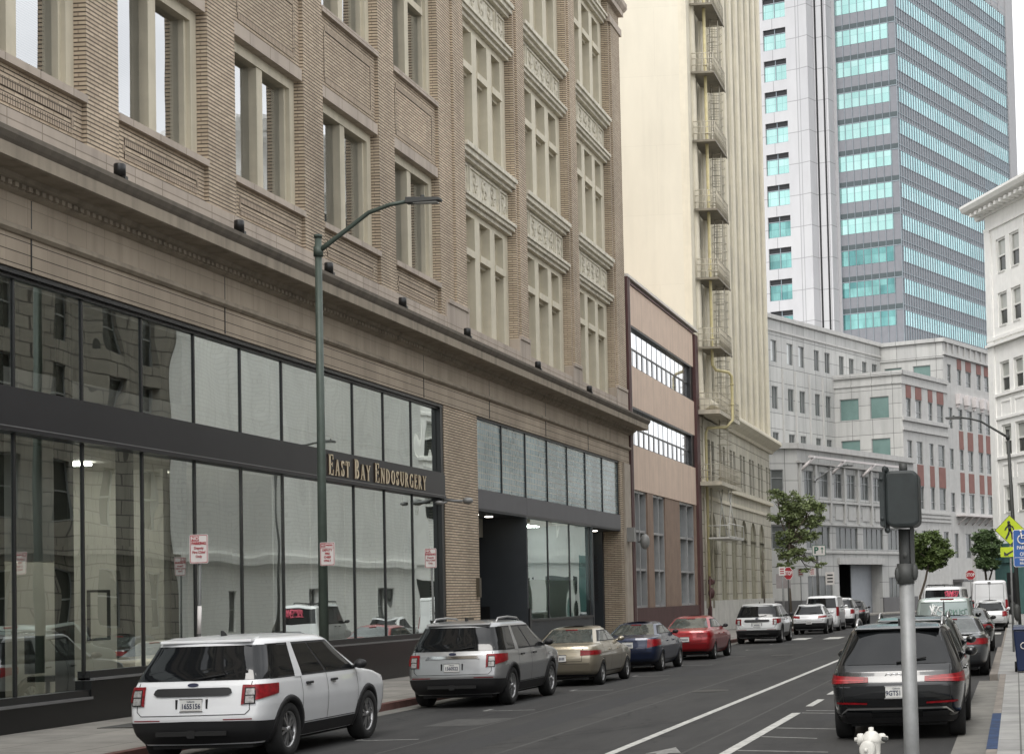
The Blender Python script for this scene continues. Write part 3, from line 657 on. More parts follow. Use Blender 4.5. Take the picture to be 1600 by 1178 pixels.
for c, s in seq[:-1]:
    if c is None: u += s*k; continue
    m, ad = glyph_mesh(c, s, FA, u, 5.325, .045, .058, .66*k); m.build('letter', 'bronze_letter', sg)
    m, ad2 = glyph_mesh(c, s, FA, u, 5.325, .021, .044, .66*k); m.build('letter_side', 'letter_back', sg); u += ad+.06*k
# ---------------------------------------------------------------- low pink office building
mat('pink_stucco', (.64, .50, .40), .85, stain=.14, var=.06)
mat('maroon', (.075, .03, .028), .6, var=.2, stain=.2)
mat('white_trim', (.62, .59, .54), .6, var=.08)
mat('brown_pier', (.26, .185, .14), .8, stain=.15)
mat('alu', (.38, .38, .38), .4, .4)
mat('refl_pane', (.80, .82, .84), .04, .85, var=.03)
mat('dark_pane', (.03, .035, .04), .06, 0, var=.1, spec=1)
mat('shop_pane', (.50, .57, .57), .05, .75, var=.1, spec=1)
B = thing('office_building', 'low pink stucco building with two bands of windows next to the tan brick building', 'building', (-20, 82, 0))
FB = Fr(-16.5, 0, 0, 1)
b0, b1 = 74.05, 89.3
m = MB(); m.fbox(FB, b0, b1, 14.15, 15.9, -.5, 0); m.fbox(FB, b0, b1, 10.55, 12.33, -.5, 0); m.fbox(FB, b0, b1, 6.9, 8.85, -.5, 0)
m.box(-40, -17.3, b0, b1, 0, 15.85); m.build('stucco_wall', 'pink_stucco', B)
m = MB(); m.fbox(FB, 73.5, 74.0, .1, 16.1, -.6, .12); m.fbox(FB, 73.6, 73.9, 9.6, 9.9, .12, .3); m.fbox(FB, b1+.02, 90.2, .1, 15.9, -.5, .12); m.fbox(FB, b0, b1, 15.9, 16.0, -.5, .06); m.fbox(FB, b0, b1, .15, 1.7, -.5, .05)
split_build(m, 'maroon_trim', 'maroon', B)
m = MB(); m.fbox(FB, 74.0, 74.12, .2, 16.0, -.3, .1); m.fbox(FB, 73.5, 90.2, 16.1, 16.22, -1, .15); m.build('white_edge', 'white_trim', B)
for z0, z1 in ((12.33, 14.15), (8.85, 10.55)):
    zm = z0+(z1-z0)*.48
    fr_ = MB(); fr_.fbox(FB, 74.4, 88.9, z1-.08, z1-.001, -.4, -.02); fr_.fbox(FB, 74.4, 88.9, z0+.001, z0+.05, -.4, -.05); fr_.fbox(FB, 74.4, 88.9, zm-.04, zm+.04, -.3, -.18); fr_.fbox(FB, 88.6, 89.3, z0, z1, -.4, -.05)
    n = 13; dy = (88.6-74.3)/n
    for k in range(n+1): fr_.fbox(FB, 74.3+k*dy-.03, 74.3+k*dy+.03, z0, z1, -.3, -.19)
    wb = fr_.build('window_band', 'black_metal', B)
    for k in range(n):
        y0 = 74.3+k*dy+.045; y1 = 74.3+(k+1)*dy-.045
        MB().fbox(FB, y0, y1, zm+.04, z1-.08, -.24, -.2).build('pane', 'refl_pane', wb)
        MB().fbox(FB, y0, y0+.34, z0+.05, zm-.04, -.24, -.2).build('pane', 'dark_pane', wb); MB().fbox(FB, y0+.34, y1, z0+.05, zm-.04, -.24, -.21).build('pane', 'refl_pane', wb)
m = MB(); m.fbox(FB, 77.3, 78.5, 1.7, 6.9, -.7, -.02); m.fbox(FB, 81.3, 84.9, 1.7, 6.9, -.7, -.04); m.fbox(FB, 88.9, 89.3, 1.7, 6.9, -.7, -.02); split_build(m, 'pilaster', 'brown_pier', B)
for y0, y1 in ((74.2, 77.3), (78.5, 81.3), (84.9, 88.9)):
    f_ = MB()
    for y in (y0+.05, y0+(y1-y0)*.55, y1-.08): f_.fbox(FB, y-.05, y+.05, 1.7, 6.9, -.5, -.1)
    for z in (1.76, 3.4, 5.1, 6.84): f_.fbox(FB, y0+.1, y1-.13, z-.05, z+.05, -.48, -.12)
    wi = f_.build('ground_window', 'alu', B)
    MB().poly([FB.p(y0, 1.7, -.4), FB.p(y1, 1.7, -.4), FB.p(y1, 6.9, -.4), FB.p(y0, 6.9, -.4)]).build('pane', 'shop_pane', wi)
m = MB(); m.ell(FB.p(74.6, 4.6, .4), (.22, .2, .34)); m.tube([FB.p(74.6, 4.6, .1), FB.p(74.6, 4.6, .4)], .05); m.build('dish_antenna', 'fixture_grey', B)
# ---------------------------------------------------------------- tall cream building with fire escape
brickmat('cream_wall', (.68, .64, .535), (.67, .63, .525), (.64, .60, .50), 4.2, 3.75, .02, off=.37, rough=.85, bump=.15, var=.05, stain=.05)
mat('rib_back', (.30, .28, .21), .7, stain=.2)
mat('cream_rib', (.68, .63, .51), .75, var=.06, stain=.14)
brickmat('rusticated', (.56, .53, .44), (.52, .49, .41), (.27, .25, .20), 1.24, .75, .025, off=.5, rough=.85, bump=.8, var=.12, dist=.03, stain=.2)
mat('olive_panel', (.34, .32, .235), .7, stain=.25)
mat('whitewash', (.62, .61, .57), .85, stain=.2)
mat('pipe_yellow', (.50, .44, .24), .5, var=.15, vscale=3)
mat('iron_cream', (.50, .46, .37), .6, var=.15, stain=.25)
mat('iron_dark', (.20, .18, .14), .7, var=.2)
T = thing('tall_building', 'tall cream building with vertical ribs and a fire escape on its corner', 'building', (-25, 104, 0))
CW = -16.75; FC = Fr(CW, 0, 0, 1); c0, c1, HT = 90.3, 117.6, 62
m = MB(); m.box(-48, CW-.27, c0, c1, .1, HT); m.build('side_wall', 'cream_wall', T)
wins = []; zf = [12.9+3.75*k for k in range(13)]
ribs = [92.0+2.56*k for k in range(11)]
m = MB()
ops = []
for k in range(10):
    a = ribs[k]+.62; b = ribs[k+1]-.62
    for z in zf: ops.append((a, b, z+.9, z+3.1))
m.wall(FC, c0, c1, 12.6, HT, ops, 0, .25); m.build('front_wall', 'rib_back', T); MB().fbox(FC, c0-.01, c0+.9, 12.6, HT, -.29, .14).build('corner_strip', 'cream_rib', T)
for k, y in enumerate(ribs):
    r = MB(); r.fbox(FC, y-.62, y+.62, 12.6, HT, 0.002, .13); r.smooth = True
    r.lathe([(.17, 12.6), (.17, HT)], FC.p(y-.3, 0, .15), 12); r.lathe([(.1, 12.6), (.1, HT)], FC.p(y+.45, 0, .13), 10); r.build('rib', 'cream_rib', T)
for o in ops: 
    x = MB().fbox(FC, *o, -.24, -.2)
    if len(wins) < 100: x.fbox(FC, o[0], o[1], (o[2]+o[3])/2-.04, (o[2]+o[3])/2+.04, -.2, -.14); x.build('window', 'dark_pane', T); wins.append(1)
    else:
        if 'rest' not in globals(): rest = MB()
        rest.fbox(FC, *o, -.24, -.2)
r_ = rest.build('window', 'dark_pane', T); r_['kind'] = 'stuff'
# lower stone storeys
FS = Fr(-16.6, 0, 0, 1)
m = MB(); m.prof(FS, c0+.4, 118.3, [(-.6, 12.75), (.15, 12.75), (.75, 12.6), (.80, 12.45), (.80, 12.35), (.55, 12.15), (.25, 11.95), (.15, 11.8), (-.6, 11.8)]); m.build('cornice', 'cream_rib', T)
m = MB(); m.fbox(FS, c0+.3, c1+.05, 8.15, 8.35, -.4, .22); m.fbox(FS, c0+.3, c1+.05, 7.4, 7.6, -.4, .1); m.build('string_course', 'cream_rib', T)
pw = []
for k in range(7):
    yc = 94.6+3.72*k
    for d in (-.62, .62): pw.append((yc+d-.42, yc+d+.42, 8.5, 10.75))
arch = [94.9+3.72*k for k in range(6)]+[117.0-.35-.0]
arch = [94.6+3.72*k for k in range(7) if 94.6+3.72*k+1 < c1]
m = MB(); hw = 1.25; zs, zsp = 1.9, 5.5
ao = [(y-hw, y+hw, zs, zsp) for y in arch]
us = ao+[(y-hw, y+hw, zsp, zsp+hw) for y in arch]
m.wall(FS, c0+.3, c1, 1.9, 11.8, pw+us, 0, .14)
for y in arch:     # fill spandrels of each arch
    n = 12
    for sgn in (-1, 1):
        for i in range(n//2):
            a_, b_ = math.pi/2*i/(n//2), math.pi/2*(i+1)/(n//2)
            q = [(y+sgn*hw*math.cos(a_), zsp+hw*math.sin(a_)), (y+sgn*hw, zsp+hw*math.sin(a_)), (y+sgn*hw, zsp+hw*math.sin(b_)), (y+sgn*hw*math.cos(b_), zsp+hw*math.sin(b_))]
            m.poly([FS.p(u, z, -.002) for u, z in q])
            m.poly([FS.p(q[0][0], q[0][1], 0), FS.p(q[3][0], q[3][1], 0), FS.p(q[3][0], q[3][1], -.14), FS.p(q[0][0], q[0][1], -.14)])
m.build('stone_front', 'rusticated', T)
MB().fbox(FS, c0+.3, c1, .1, 1.895, -.4, .1).build('base', 'whitewash', T)
for o in pw: MB().fbox(FS, *o, -.4, -.12).build('window', 'dark_pane', T)
for y in arch:
    w2 = MB().fbox(FS, y-hw, y+hw, 1.9, zsp+hw, -.42, -.135); w2.fbox(FS, y-.05, y+.05, 1.9, zsp+hw-.05, -.135, -.1)
    for z in (3.3, 4.7, 5.6): w2.fbox(FS, y-hw, y+hw, z, z+.08, -.135, -.105)
    w2.build('arched_window', 'olive_panel', T)
# fire escape
fz = [8.07, 11.85]+[15.5+3.74*k for k in range(7)]
for i, z in enumerate(fz):
    y0, y1, xo = (91.3, 95.2, -15.35) if i > 1 else (89.9, 96.6, -15.25)
    m = MB(); m.box(CW+.16, xo, y0, y1, z-.05, z); m.box(CW+.16, xo, y0, y0+.05, z-.11, z-.05); m.box(xo-.05, xo, y0+.05, y1, z-.11, z-.05)
    if i < 2: m.box(CW+.16, xo, y0, y1, z+.002, z+.1)
    pf = m.build('fire_escape_landing', 'iron_cream' if i < 2 else 'iron_dark', T)
    r = MB(); p0, p1, p2, p3 = (CW+.2, y0+.04), (xo-.04, y0+.04), (xo-.04, y1-.04), (CW+.2, y1-.04)
    for zz in (.35, .7, 1.0):
        r.tube([(p0[0], p0[1], z+zz), (p1[0], p1[1], z+zz), (p2[0], p2[1], z+zz), (p3[0], p3[1], z+zz)], .022, 4)
    for t in range(6): r.tube([(p0[0]+(p1[0]-p0[0])*t/5, p0[1], z), (p0[0]+(p1[0]-p0[0])*t/5, p0[1], z+1)], .015, 4)
    for t in range(24): yy = p1[1]+(p2[1]-p1[1])*(t+1)/24; r.tube([(p1[0], yy, z), (p1[0], yy, z+1)], .014, 4)
    r.build('railing', 'iron_cream', pf)
    if i > 0:
        zb = fz[i-1]; l = MB(); ya = 93.6
        for dx in (-.0, .45): l.tube([(-15.95+dx, ya+.3, z), (-15.95+dx, ya-.1, zb)], .03, 4)
        for t in range(12): f_ = (t+.5)/12; zz = z+(zb-z)*f_; l.tube([(-15.95, ya+.3-.4*f_, zz), (-15.5, ya+.3-.4*f_, zz)], .018, 4)
        cg = [(-15.95+.225+.42*math.cos(a), ya+.55-.4*0+.35*math.sin(a)) for a in [math.pi*2*k/8 for k in range(9)]]
        for t in range(1, 8):
            f_ = t/8; zz = z+(zb-z)*f_; l.tube([(x, y-.4*f_, zz) for x, y in cg], .014, 4)
        l.build('ladder', 'iron_cream', pf)
m = MB(); 
for dx in (0, .5): m.tube([(-16.0+dx, 93.4, 8.0), (-15.9+dx, 95.2, 5.3)], .035, 5); m.tube([(-16.0+dx, 94.6, 8.0), (-15.9+dx, 92.5, 5.2)], .03, 5)
m.box(-16.3, -15.2, 91.6, 96.6, 5.2, 5.28); m.box(-15.24, -15.18, 91.6, 96.6, 5.28, 5.34); m.tube([(-15.2, 91.6, 5.3), (-15.2, 91.6, 6.0), (-15.2, 96.6, 6.0), (-15.2, 96.6, 5.3)], .03, 5); m.tube([(-16.3, 91.6, 5.9), (-15.2, 91.6, 5.9)], .03, 5)
m.build('drop_stair', 'whitewash', T)
m = MB(); m.tube([(-15.95, 92.1, 50), (-15.95, 92.1, 14.6), (-15.8, 92.3, 14.35), (-15.25, 93.0, 14.3), (-15.1, 93.2, 14.1), (-15.1, 93.2, 11.7), (-15.4, 92.9, 11.3), (-16.3, 92.1, 11.2), (-16.4, 92.0, 10.9), (-16.4, 92.0, 1.6)], .085, 8)
for z in [12.5, 13.6]+[16+3.74*k for k in range(9)]: m.tube([(-15.95, 92.1, z), (-15.95, 92.1, z+.1)], .11, 8) if z > 14.4 else m.tube([(-15.1, 93.2, z), (-15.1, 93.2, z+.1)], .11, 8)
m.build('standpipe', 'pipe_yellow', T)
m = MB(); m.tube([(-16.4, 92.0, 1.6), (-16.4, 92, .3)], .12, 8); m.tube([(-16.3, 91.7, 2.9), (-16.3, 92.4, 2.9)], .16, 8); m.tube([(-16.3, 91.6, .2), (-16.3, 91.6, 3.2)], .05, 6); m.ell((-16.3, 92.0, 2.3), (.18, .18, .3)); m.build('pipe_valve', 'maroon', T)
m = MB(); m.tube([(-16.35, 91.0, 1.5), (-16.35, 91.0, 12)], .06, 6); m.tube([(-16.35, 93.0, 1.5), (-16.35, 93.0, 10)], .05, 6); split_build(m, 'downpipe', 'iron_cream', T)
m = MB(); cx_, cz_ = 113.4, 4.2
m.ell(FS.p(112.6, 4.6, .1), (.1, .35, .45)); m.ell(FS.p(112.6, 3.9, .1), (.1, .25, .35)); m.tube([FS.p(112.6, 3.4, .1), FS.p(112.6, 1.6, .1)], .1, 6); m.build('wall_lantern', 'iron_dark', T)
# ---------------------------------------------------------------- granite civic building across the junction
U = (.365, .931); GX, GY = -13.78, 165.25
ku = math.hypot(*U); U = (U[0]/ku, U[1]/ku); EN = (U[1], -U[0])
def org(a, b, g=(GX, GY)): return (g[0]+a*U[0]+b*EN[0], g[1]+a*U[1]+b*EN[1])
brickmat('granite_panel', (.475, .475, .46), (.43, .43, .42), (.17, .17, .165), 2.35, 1.52, .03, off=0, rough=.75, bump=.4, var=.12, dist=.02, stain=.14)
mat('granite_plain', (.47, .465, .45), .75, stain=.14, var=.08)
mat('granite_dark', (.09, .088, .09), .5, var=.1)
mat('red_panel', (.21, .095, .08), .7, var=.12)
mat('grey_pane', (.10, .108, .106), .12, 0, var=.35, vscale=.3, spec=.6)
mat('pale_pane', (.60, .62, .62), .25, 0, var=.1)
mat('teal_pane', (.20, .31, .29), .12, .3, var=.15, vscale=.4, spec=1)
mat('mullion', (.30, .31, .31), .5, .3)
mat('rollup', (.36, .38, .41), .6, var=.06)
D = thing('civic_building', 'grey granite block with red panels and a garage entrance across the junction', 'building', (-20, 185, 0))
def win(fr, o, parent, pane='grey_pane', mull=1, dep=.18, hbar=None, blind=0):
    m = MB(); a, b, z0, z1 = o; t = .07
    m.fbox(fr, a, a+t, z0, z1, -dep, -dep+.1); m.fbox(fr, b-t, b, z0, z1, -dep, -dep+.1); m.fbox(fr, a+t, b-t, z1-t, z1, -dep, -dep+.1); m.fbox(fr, a+t, b-t, z0, z0+t, -dep, -dep+.1)
    for k in range(mull): u = a+(b-a)*(k+1)/(mull+1); m.fbox(fr, u-t/2, u+t/2, z0+t, z1-t, -dep, -dep+.09)
    if hbar: m.fbox(fr, a+t, b-t, z0+(z1-z0)*hbar, z0+(z1-z0)*hbar+t, -dep, -dep+.085)
    f_ = m.build('window', 'mullion', parent)
    MB().poly([fr.p(a, z0, -dep+.03), fr.p(b, z0, -dep+.03), fr.p(b, z1, -dep+.03), fr.p(a, z1, -dep+.03)]).build('pane', pane, f_)
    if blind: MB().fbox(fr, a+.1, a+.1+(b-a)*blind, z0+.1, z1-.1, -dep+.035, -dep+.05).build('curtain', 'pale_pane', f_)
def rect(m, fr, a, b, z0, z1, ops, d=0): m.wall(fr, a, b, z0, z1, ops, d, .34)
# face A (long upper wall, set back)
fA = Fr(*org(0, -8.74), *U); fE = Fr(*org(10.35, 0), *EN); fB_ = Fr(*org(21.66, 0), *EN); fF = Fr(*org(0, -1), *U); fC = Fr(*org(0, -1.28), *U); fL = Fr(*org(0, 0), *U)
wa = []
base = [(-2.9, -1.7), (.35, 1.55), (2.75, 3.95), (6.05, 7.15), (8.4, 9.55), (11.65, 12.75), (13.95, 15.1), (17.1, 18.2), (19.5, 20.7)]
base = [(-14.3, -13.1), (-11.0, -9.8), (-8.6, -7.4), (-5.3, -4.1)]+base
for z0, z1 in ((24.75, 26.9), (20.15, 22.4), (15.6, 17.9)): wa += [(p, q, z0, z1) for p, q in base]
m = MB(); rect(m, fA, -30, 21.66, 12, 29.3, wa); m.build('upper_wall', 'granite_panel', D)
for i, o in enumerate(wa): win(fA, o, D, blind=.45 if o[2] > 24 and -3 < o[0] < 4 else 0)
m = MB(); m.fbox(fA, -30, 21.6, 28.95, 29.35, 0, .25); m.fbox(fA, -30, 21.6, 27.75, 27.95, 0, .12)
for p, q in zip(base[::2], base[1::2]): pass
for u in (-4.6, -.7, 1.95, 4.9, 7.75, 10.5): m.fbox(fA, u-.13, u+.13, 12, 24.2, 0, .14)
m.build('cornice', 'granite_plain', D)
# face B
wb = [(-8.3, -6.2, 24.8, 26.5), (-4.85, -2.75, 24.8, 26.5)]
m = MB(); rect(m, fB_, -8.74, -1.28, 12, 29.3, wb); m.fbox(fB_, -8.74, -1.0, 28.9, 29.32, 0, .25); m.fbox(fB_, -8.74, -1.1, 27.2, 27.4, 0, .15); m.build('upper_wall', 'granite_panel', D)
for o in wb: win(fB_, o, D, 'teal_pane', 0)
# face E
we = [(-8.15, -5.95, 19.85, 22.1), (-4.65, -2.5, 19.85, 22.1), (-8.1, -5.9, 15.4, 17.8), (-4.6, -2.45, 15.4, 17.8)]
m = MB(); rect(m, fE, -8.74, -1, 12, 24.6, we); m.fbox(fE, -8.74, -.8, 24.2, 24.65, 0, .2); m.fbox(fE, -8.74, -.9, 23.3, 23.5, 0, .12); m.build('upper_wall', 'granite_panel', D)
for o in we: win(fE, o, D, 'teal_pane', 0)
# face F with red panels
cols = [(11.3, 12.5), (13.6, 15.1), (16.8, 17.9), (19.1, 20.8)]
wf = [(p, q, 19.95, 21.85) for p, q in cols]+[(p, q, 15.2, 17.55) for p, q in cols]+[(p, q, 10.55, 12.9) for p, q in cols]+[(p, q, 6.3, 8.3) for p, q in ((11.6, 13), (14.2, 15.6), (17.4, 18.8), (19.9, 21.2))]
m = MB(); rect(m, fF, 10.35, 21.9, 0, 24.6, wf)
m.poly([fF.p(21.9, 0, 0), fF.p(21.9, 0, -.3), fF.p(21.9, 24.6, -.3), fF.p(21.9, 24.6, 0)]); m.build('front_wall', 'granite_plain', D)
for o in wf: win(fF, o, D, mull=0, hbar=.33, blind=.22 if o[0] < 17 else 0)
m = MB(); m.fbox(fF, 10.2, 21.95, 24.2, 24.65, 0, .2); m.fbox(fF, 10.2, 21.95, 23.25, 23.45, 0, .12); m.fbox(fF, 10.2, 21.9, 19.5, 19.85, 0, .25); m.fbox(fF, 10.2, 21.9, 18.5, 18.8, 0, .2)
for z in (10.15, 9.75, 9.35): m.fbox(fF, 10.2, 21.9, z-.1, z+.1, 0, .15)
split_build(m, 'string_course', 'granite_plain', D)
for p, q in cols:
    MB().fbox(fF, p, q, 21.9, 23.2, -.1, .05).build('red_panel', 'red_panel', D); r = MB(); r.fbox(fF, p, q, 12.95, 15.15, -.1, .05); r.build('red_panel', 'red_panel', D)
# face C
cc_ = [(25.5, 26.65), (27.9, 29.4), (31.0, 32.3), (33.3, 34.8), (37, 38.2), (39.5, 41)]
c1_ = [(22.8, 23.9)]
wc = [(p, q, 24.55, 26.25) for p, q in cc_]+[(22.8, 23.8, 24.55, 26.6)]+[(p, q, 19.6, 21.9) for p, q in c1_+cc_]+[(p, q, 15.15, 17.4) for p, q in c1_+cc_]+[(p, q, 10.5, 12.6) for p, q in c1_+cc_]+[(p, q, 5.5, 8.2) for p, q in ((23.4, 24.5), (26.5, 28))]
m = MB(); rect(m, fC, 21.66, 60, 0, 29.3, wc); m.build('front_wall', 'granite_plain', D)
for o in wc: win(fC, o, D, mull=0, hbar=.3, blind=.2)
for p, q in cc_:
    MB().fbox(fC, p, q, 26.3, 27.4, -.1, .05).build('red_panel', 'red_panel', D); MB().fbox(fC, p, q, 17.45, 19.5, -.1, .05).build('red_panel', 'red_panel', D); MB().fbox(fC, p, q, 12.75, 14.9, -.1, .05).build('red_panel', 'red_panel', D)
m = MB(); m.fbox(fC, 21.6, 60, 28.9, 29.35, 0, .25); m.fbox(fC, 21.6, 60, 27.5, 27.75, 0, .3)
for k in range(12): m.fbox(fC, 22.6+k*1.6, 22.9+k*1.6, 27.75, 28.9, 0, .18)
m.build('cornice', 'granite_plain', D)
mat('white_bracket', (.62, .58, .57), .7, var=.05)
for k in range(6):
    u = 24.9+k*2.3; b_ = MB(); b_.fbox(fC, u, u+.7, 22.4, 23.5, 0, .5); b_.fbox(fC, u+.7, u+1.5, 23.2, 23.6, 0, .35); b_.fbox(fC, u+.15, u+.5, 22.05, 22.4, 0, .3); b_.build('bracket', 'white_bracket', D)
for k in range(7):
    u = 24.6+k*1.9; b_ = MB(); b_.tube([fC.p(u, 9.2, .05), fC.p(u, 10.0, 1.0)], .09, 5); b_.tube([fC.p(u, 10.0, .0), fC.p(u, 10.0, 1.1)], .07, 5); b_.build('bracket', 'white_bracket', D)
MB().fbox(fC, 24, 38, 10.05, 10.2, 0, 1.15).build('awning_rail', 'white_bracket', D)
m = MB(); m.fbox(fC, 28.3, 33.0, 0, 6.3, 0, .3); m.build('entrance_surround', 'granite_plain', D)
m = MB(); m.fbox(fC, 22.5, 25.2, 2.9, 3.2, 0, 1.3); m.fbox(fC, 22.7, 24.9, .1, 2.8, 0, .05); m.build('entrance_canopy', 'granite_dark', D)
# low wing L
lw = [(-13.0, -11.3), (-10.1, -8.35), (-7.25, -5.6), (-4.6, -2.9), (-1.75, 0.0), (1.05, 2.65), (4.0, 5.6), (6.9, 8.4)]
wl = [(p, q, 10.85, 13.15) for p, q in lw]+[(-12.9, -8.3, 6.15, 8.2), (-7.1, -2.6, 6.15, 8.2), (-1.5, 2.9, 6.15, 8.2), (4.0, 8.4, 6.15, 8.2)]+[(-12.8, -8.0, .9, 3.7), (4.0, 8.0, .9, 3.5)]
gar = (-6.7, 2.5, 0, 5.1)
m = MB(); m.wall(fL, -14.2, 10.4, 0, 15.4, wl+[gar], 0, .34); m.build('low_wing_wall', 'granite_panel', D)
MB().fbox(fL, -14.2, 10.4, 15.3, 15.5, -9, .3).build('low_wing_roof', 'granite_plain', D)
fK = Fr(*org(-14.2-3.2, -3.2), 1*U[0]+EN[0], 1*U[1]+EN[1]); wk_ = [(1.0, 3.2, 10.85, 13.15), (.4, 3.7, 6.15, 8.2)]
m = MB(); m.wall(fK, 0, 4.52, 0, 15.4, wk_, 0, .34); fK2 = Fr(*org(-40, -3.2), *U); m.wall(fK2, 0, 22.6, 0, 15.4, [], 0, .3); m.fbox(fK2, 0, 22.7, 14.9, 15.5, 0, .3); m.build('low_wing_wall', 'granite_panel', D)
for i, o in enumerate(wl): win(fL, o, D, 'grey_pane' if o[2] != 6.15 or i % 2 else 'grey_pane', 3 if o[1]-o[0] > 3 else 1, hbar=.66 if o[2] > 10 else None)
for o in wk_: win(fK, o, D, hbar=.66)
m = MB(); m.fbox(fL, -14.4, 10.4, 15.0, 15.5, 0, .35); m.fbox(fL, -14.3, 10.4, 13.75, 13.95, 0, .3); m.fbox(fL, -14.3, 10.4, 10.35, 10.55, 0, .2); m.fbox(fL, -14.3, 10.4, 8.3, 8.5, 0, .15); m.fbox(fL, -14.3, 10.4, 5.75, 5.95, 0, .15); m.fbox(fK, 0, 4.5, 15.0, 15.5, 0, .3); m.fbox(fK, 0, 4.5, 8.3, 8.5, 0, .15)
for i in range(8): m.fbox(fL, -13.9+i*2.85-.15, -13.9+i*2.85+.15, 8.5, 13.7, 0, .22)
for p, q in lw: m.fbox(fL, p+.1, q-.1, 8.85, 10.1, 0, .08)
split_build(m, 'string_course', 'granite_plain', D)
m = MB(); 
for u in (-13.8, -7.8, -1.5): m.tube([fL.p(u, 13.1, .1), fL.p(u+1.2, 14.3, .9)], .16, 5)
m.fbox(fL, -13.5, 6, 14.2, 14.4, .75, .95); m.build('awning_rail', 'white_bracket', D)
m = MB(); m.fbox(fL, -6.9, 2.7, 4.75, 5.35, -.1, .25); m.build('garage_lintel', 'granite_plain', D)
m = MB(); m.fbox(fL, -6.7, 2.5, 0, .05, -9, -.34); m.fbox(fL, -6.8, -6.7, 0, 5.1, -9, -.34); m.fbox(fL, 12, 12.2, 0, 5.1, -9, -1.3); m.fbox(fL, -6.7, 12, 4.95, 5.1, -9, -.34); m.fbox(fL, 2.5, 12, 0, 5.1, -1.45, -1.32); m.fbox(fL, -6.7, 12, 0, 5.1, -9.2, -9); m.build('garage_interior', 'int_dark', D)
m = MB(); m.fbox(fL, -1.9, 2.5, 0, 4.9, -1.3, -1.2)
for k in range(24): m.fbox(fL, -1.9, 2.5, .1+k*.19, .14+k*.19, -1.2, -1.18)
m.build('garage_door', 'rollup', D)
MB().fbox(fL, 2.5, 2.9, 0, 5.1, -1.3, -.34).build('garage_pier', 'granite_plain', D)
m = MB()
for p, q in ((-14.2, -6.9), (2.45, 10.4)): m.fbox(fL, p, q, 0.1, 1.55, 0, .12)
m.fbox(fK, 0, 4.5, .1, 1.55, 0, .12); m.fbox(fK2, 0, 22.6, .1, 1.55, 0, .12); m.fbox(fF, 12, 21.9, .1, 1.2, 0, .1)
split_build(m, 'dark_base', 'granite_dark', D)
m = MB(); m.hexa([(*org(-40, -60), 12), (*org(-40, -9.4), 12), (*org(60, -9.4), 12), (*org(60, -60), 12), (*org(-40, -60), 29.2), (*org(-40, -9.4), 29.2), (*org(60, -9.4), 29.2), (*org(60, -60), 29.2)]); 
m.hexa([(*org(22, -30), 1), (*org(22, -2), 1), (*org(59, -2), 1), (*org(59, -30), 1), (*org(22, -30), 29.1), (*org(22, -2), 29.1), (*org(59, -2), 29.1), (*org(59, -30), 29.1)])
m.hexa([(*org(10.9, -30), 1), (*org(10.9, -1.7), 1), (*org(21.5, -1.7), 1), (*org(21.5, -30), 1), (*org(10.9, -30), 24.4), (*org(10.9, -1.7), 24.4), (*org(21.5, -1.7), 24.4), (*org(21.5, -30), 24.4)])
m.build('inner_mass', 'granite_plain', D)
m = MB()
def far_walk():
    m = MB(); P = [org(-40, -3.2), org(-17, -3.2), org(-14, 4.5), org(60, 4.5), org(60, -1.2), org(-14, -.1)]
    P = [org(-60, 1.8), org(-60, -4), org(60, -4), org(60, 4.2), org(-12, 4.2)]
    m.ext([(x, y, .12) for x, y in P][::-1], (0, 0, -.2)); struct('pavement', m, 'sidewalk')
far_walk()
# ---------------------------------------------------------------- glass tower
brickmat('tower_teal', (.42, .63, .60), (.33, .56, .53), (.2, .35, .34), 1.115, 4.25, .02, off=0, rough=.07, bump=0, var=.18, metal=.75, vscale=.15)
brickmat('tower_pale', (.44, .67, .69), (.33, .57, .59), (.3, .4, .42), .8, 4.25, .02, off=0, rough=.08, bump=0, var=.16, metal=.75, vscale=.12)
brickmat('tower_spandrel', (.24, .285, .32), (.21, .25, .285), (.2, .2, .22), .8, 4.25, .02, off=0, rough=.25, bump=0, var=.12, metal=.3, vscale=.12)
brickmat('tower_teal_reflected', (.22, .44, .42), (.10, .25, .25), (.1, .2, .2), 1.115, 4.25, .02, off=0, rough=.07, bump=0, var=.35, metal=.75, vscale=.5)  # broken reflections on the lower floors painted as darker, mottled teal
mat('tower_grey', (.21, .215, .235), .3, .2, var=.06)
mat('tower_dark', (.07, .09, .095), .2, .2, var=.1)
mat('tower_mull', (.27, .31, .34), .4, .4)
brickmat('tower_granite', (.52, .52, .53), (.49, .49, .505), (.28, .28, .29), 3.6, 4.25, .05, off=0, rough=.6, bump=.1, var=.05)
mat('slot_black', (.012, .012, .014), .5)
mat('tower_edge', (.36, .36, .37), .6, var=.05)
GT = (-13.45, 225.)
W_ = thing('glass_tower', 'tall office tower of teal glass bands and pale stone behind the granite block', 'building', (-20, 245, 0))
fl = Fr(*org(0, 0, GT), *EN); fr_ = Fr(*org(0, 0, GT), *U); TH = 112
bands = [77.3-4.25*k for k in range(10)]+[77.3+4.25*k for k in range(1, 4)]
m = MB(); m.fbox(fl, -8.95, -.06, 20, TH, -30, -.06); m.build('spandrel_wall', 'tower_grey', W_); MB().fbox(fr_, .061, 40.4, 20, 89.65, -30, -.061).build('spandrel_wall', 'tower_spandrel', W_)
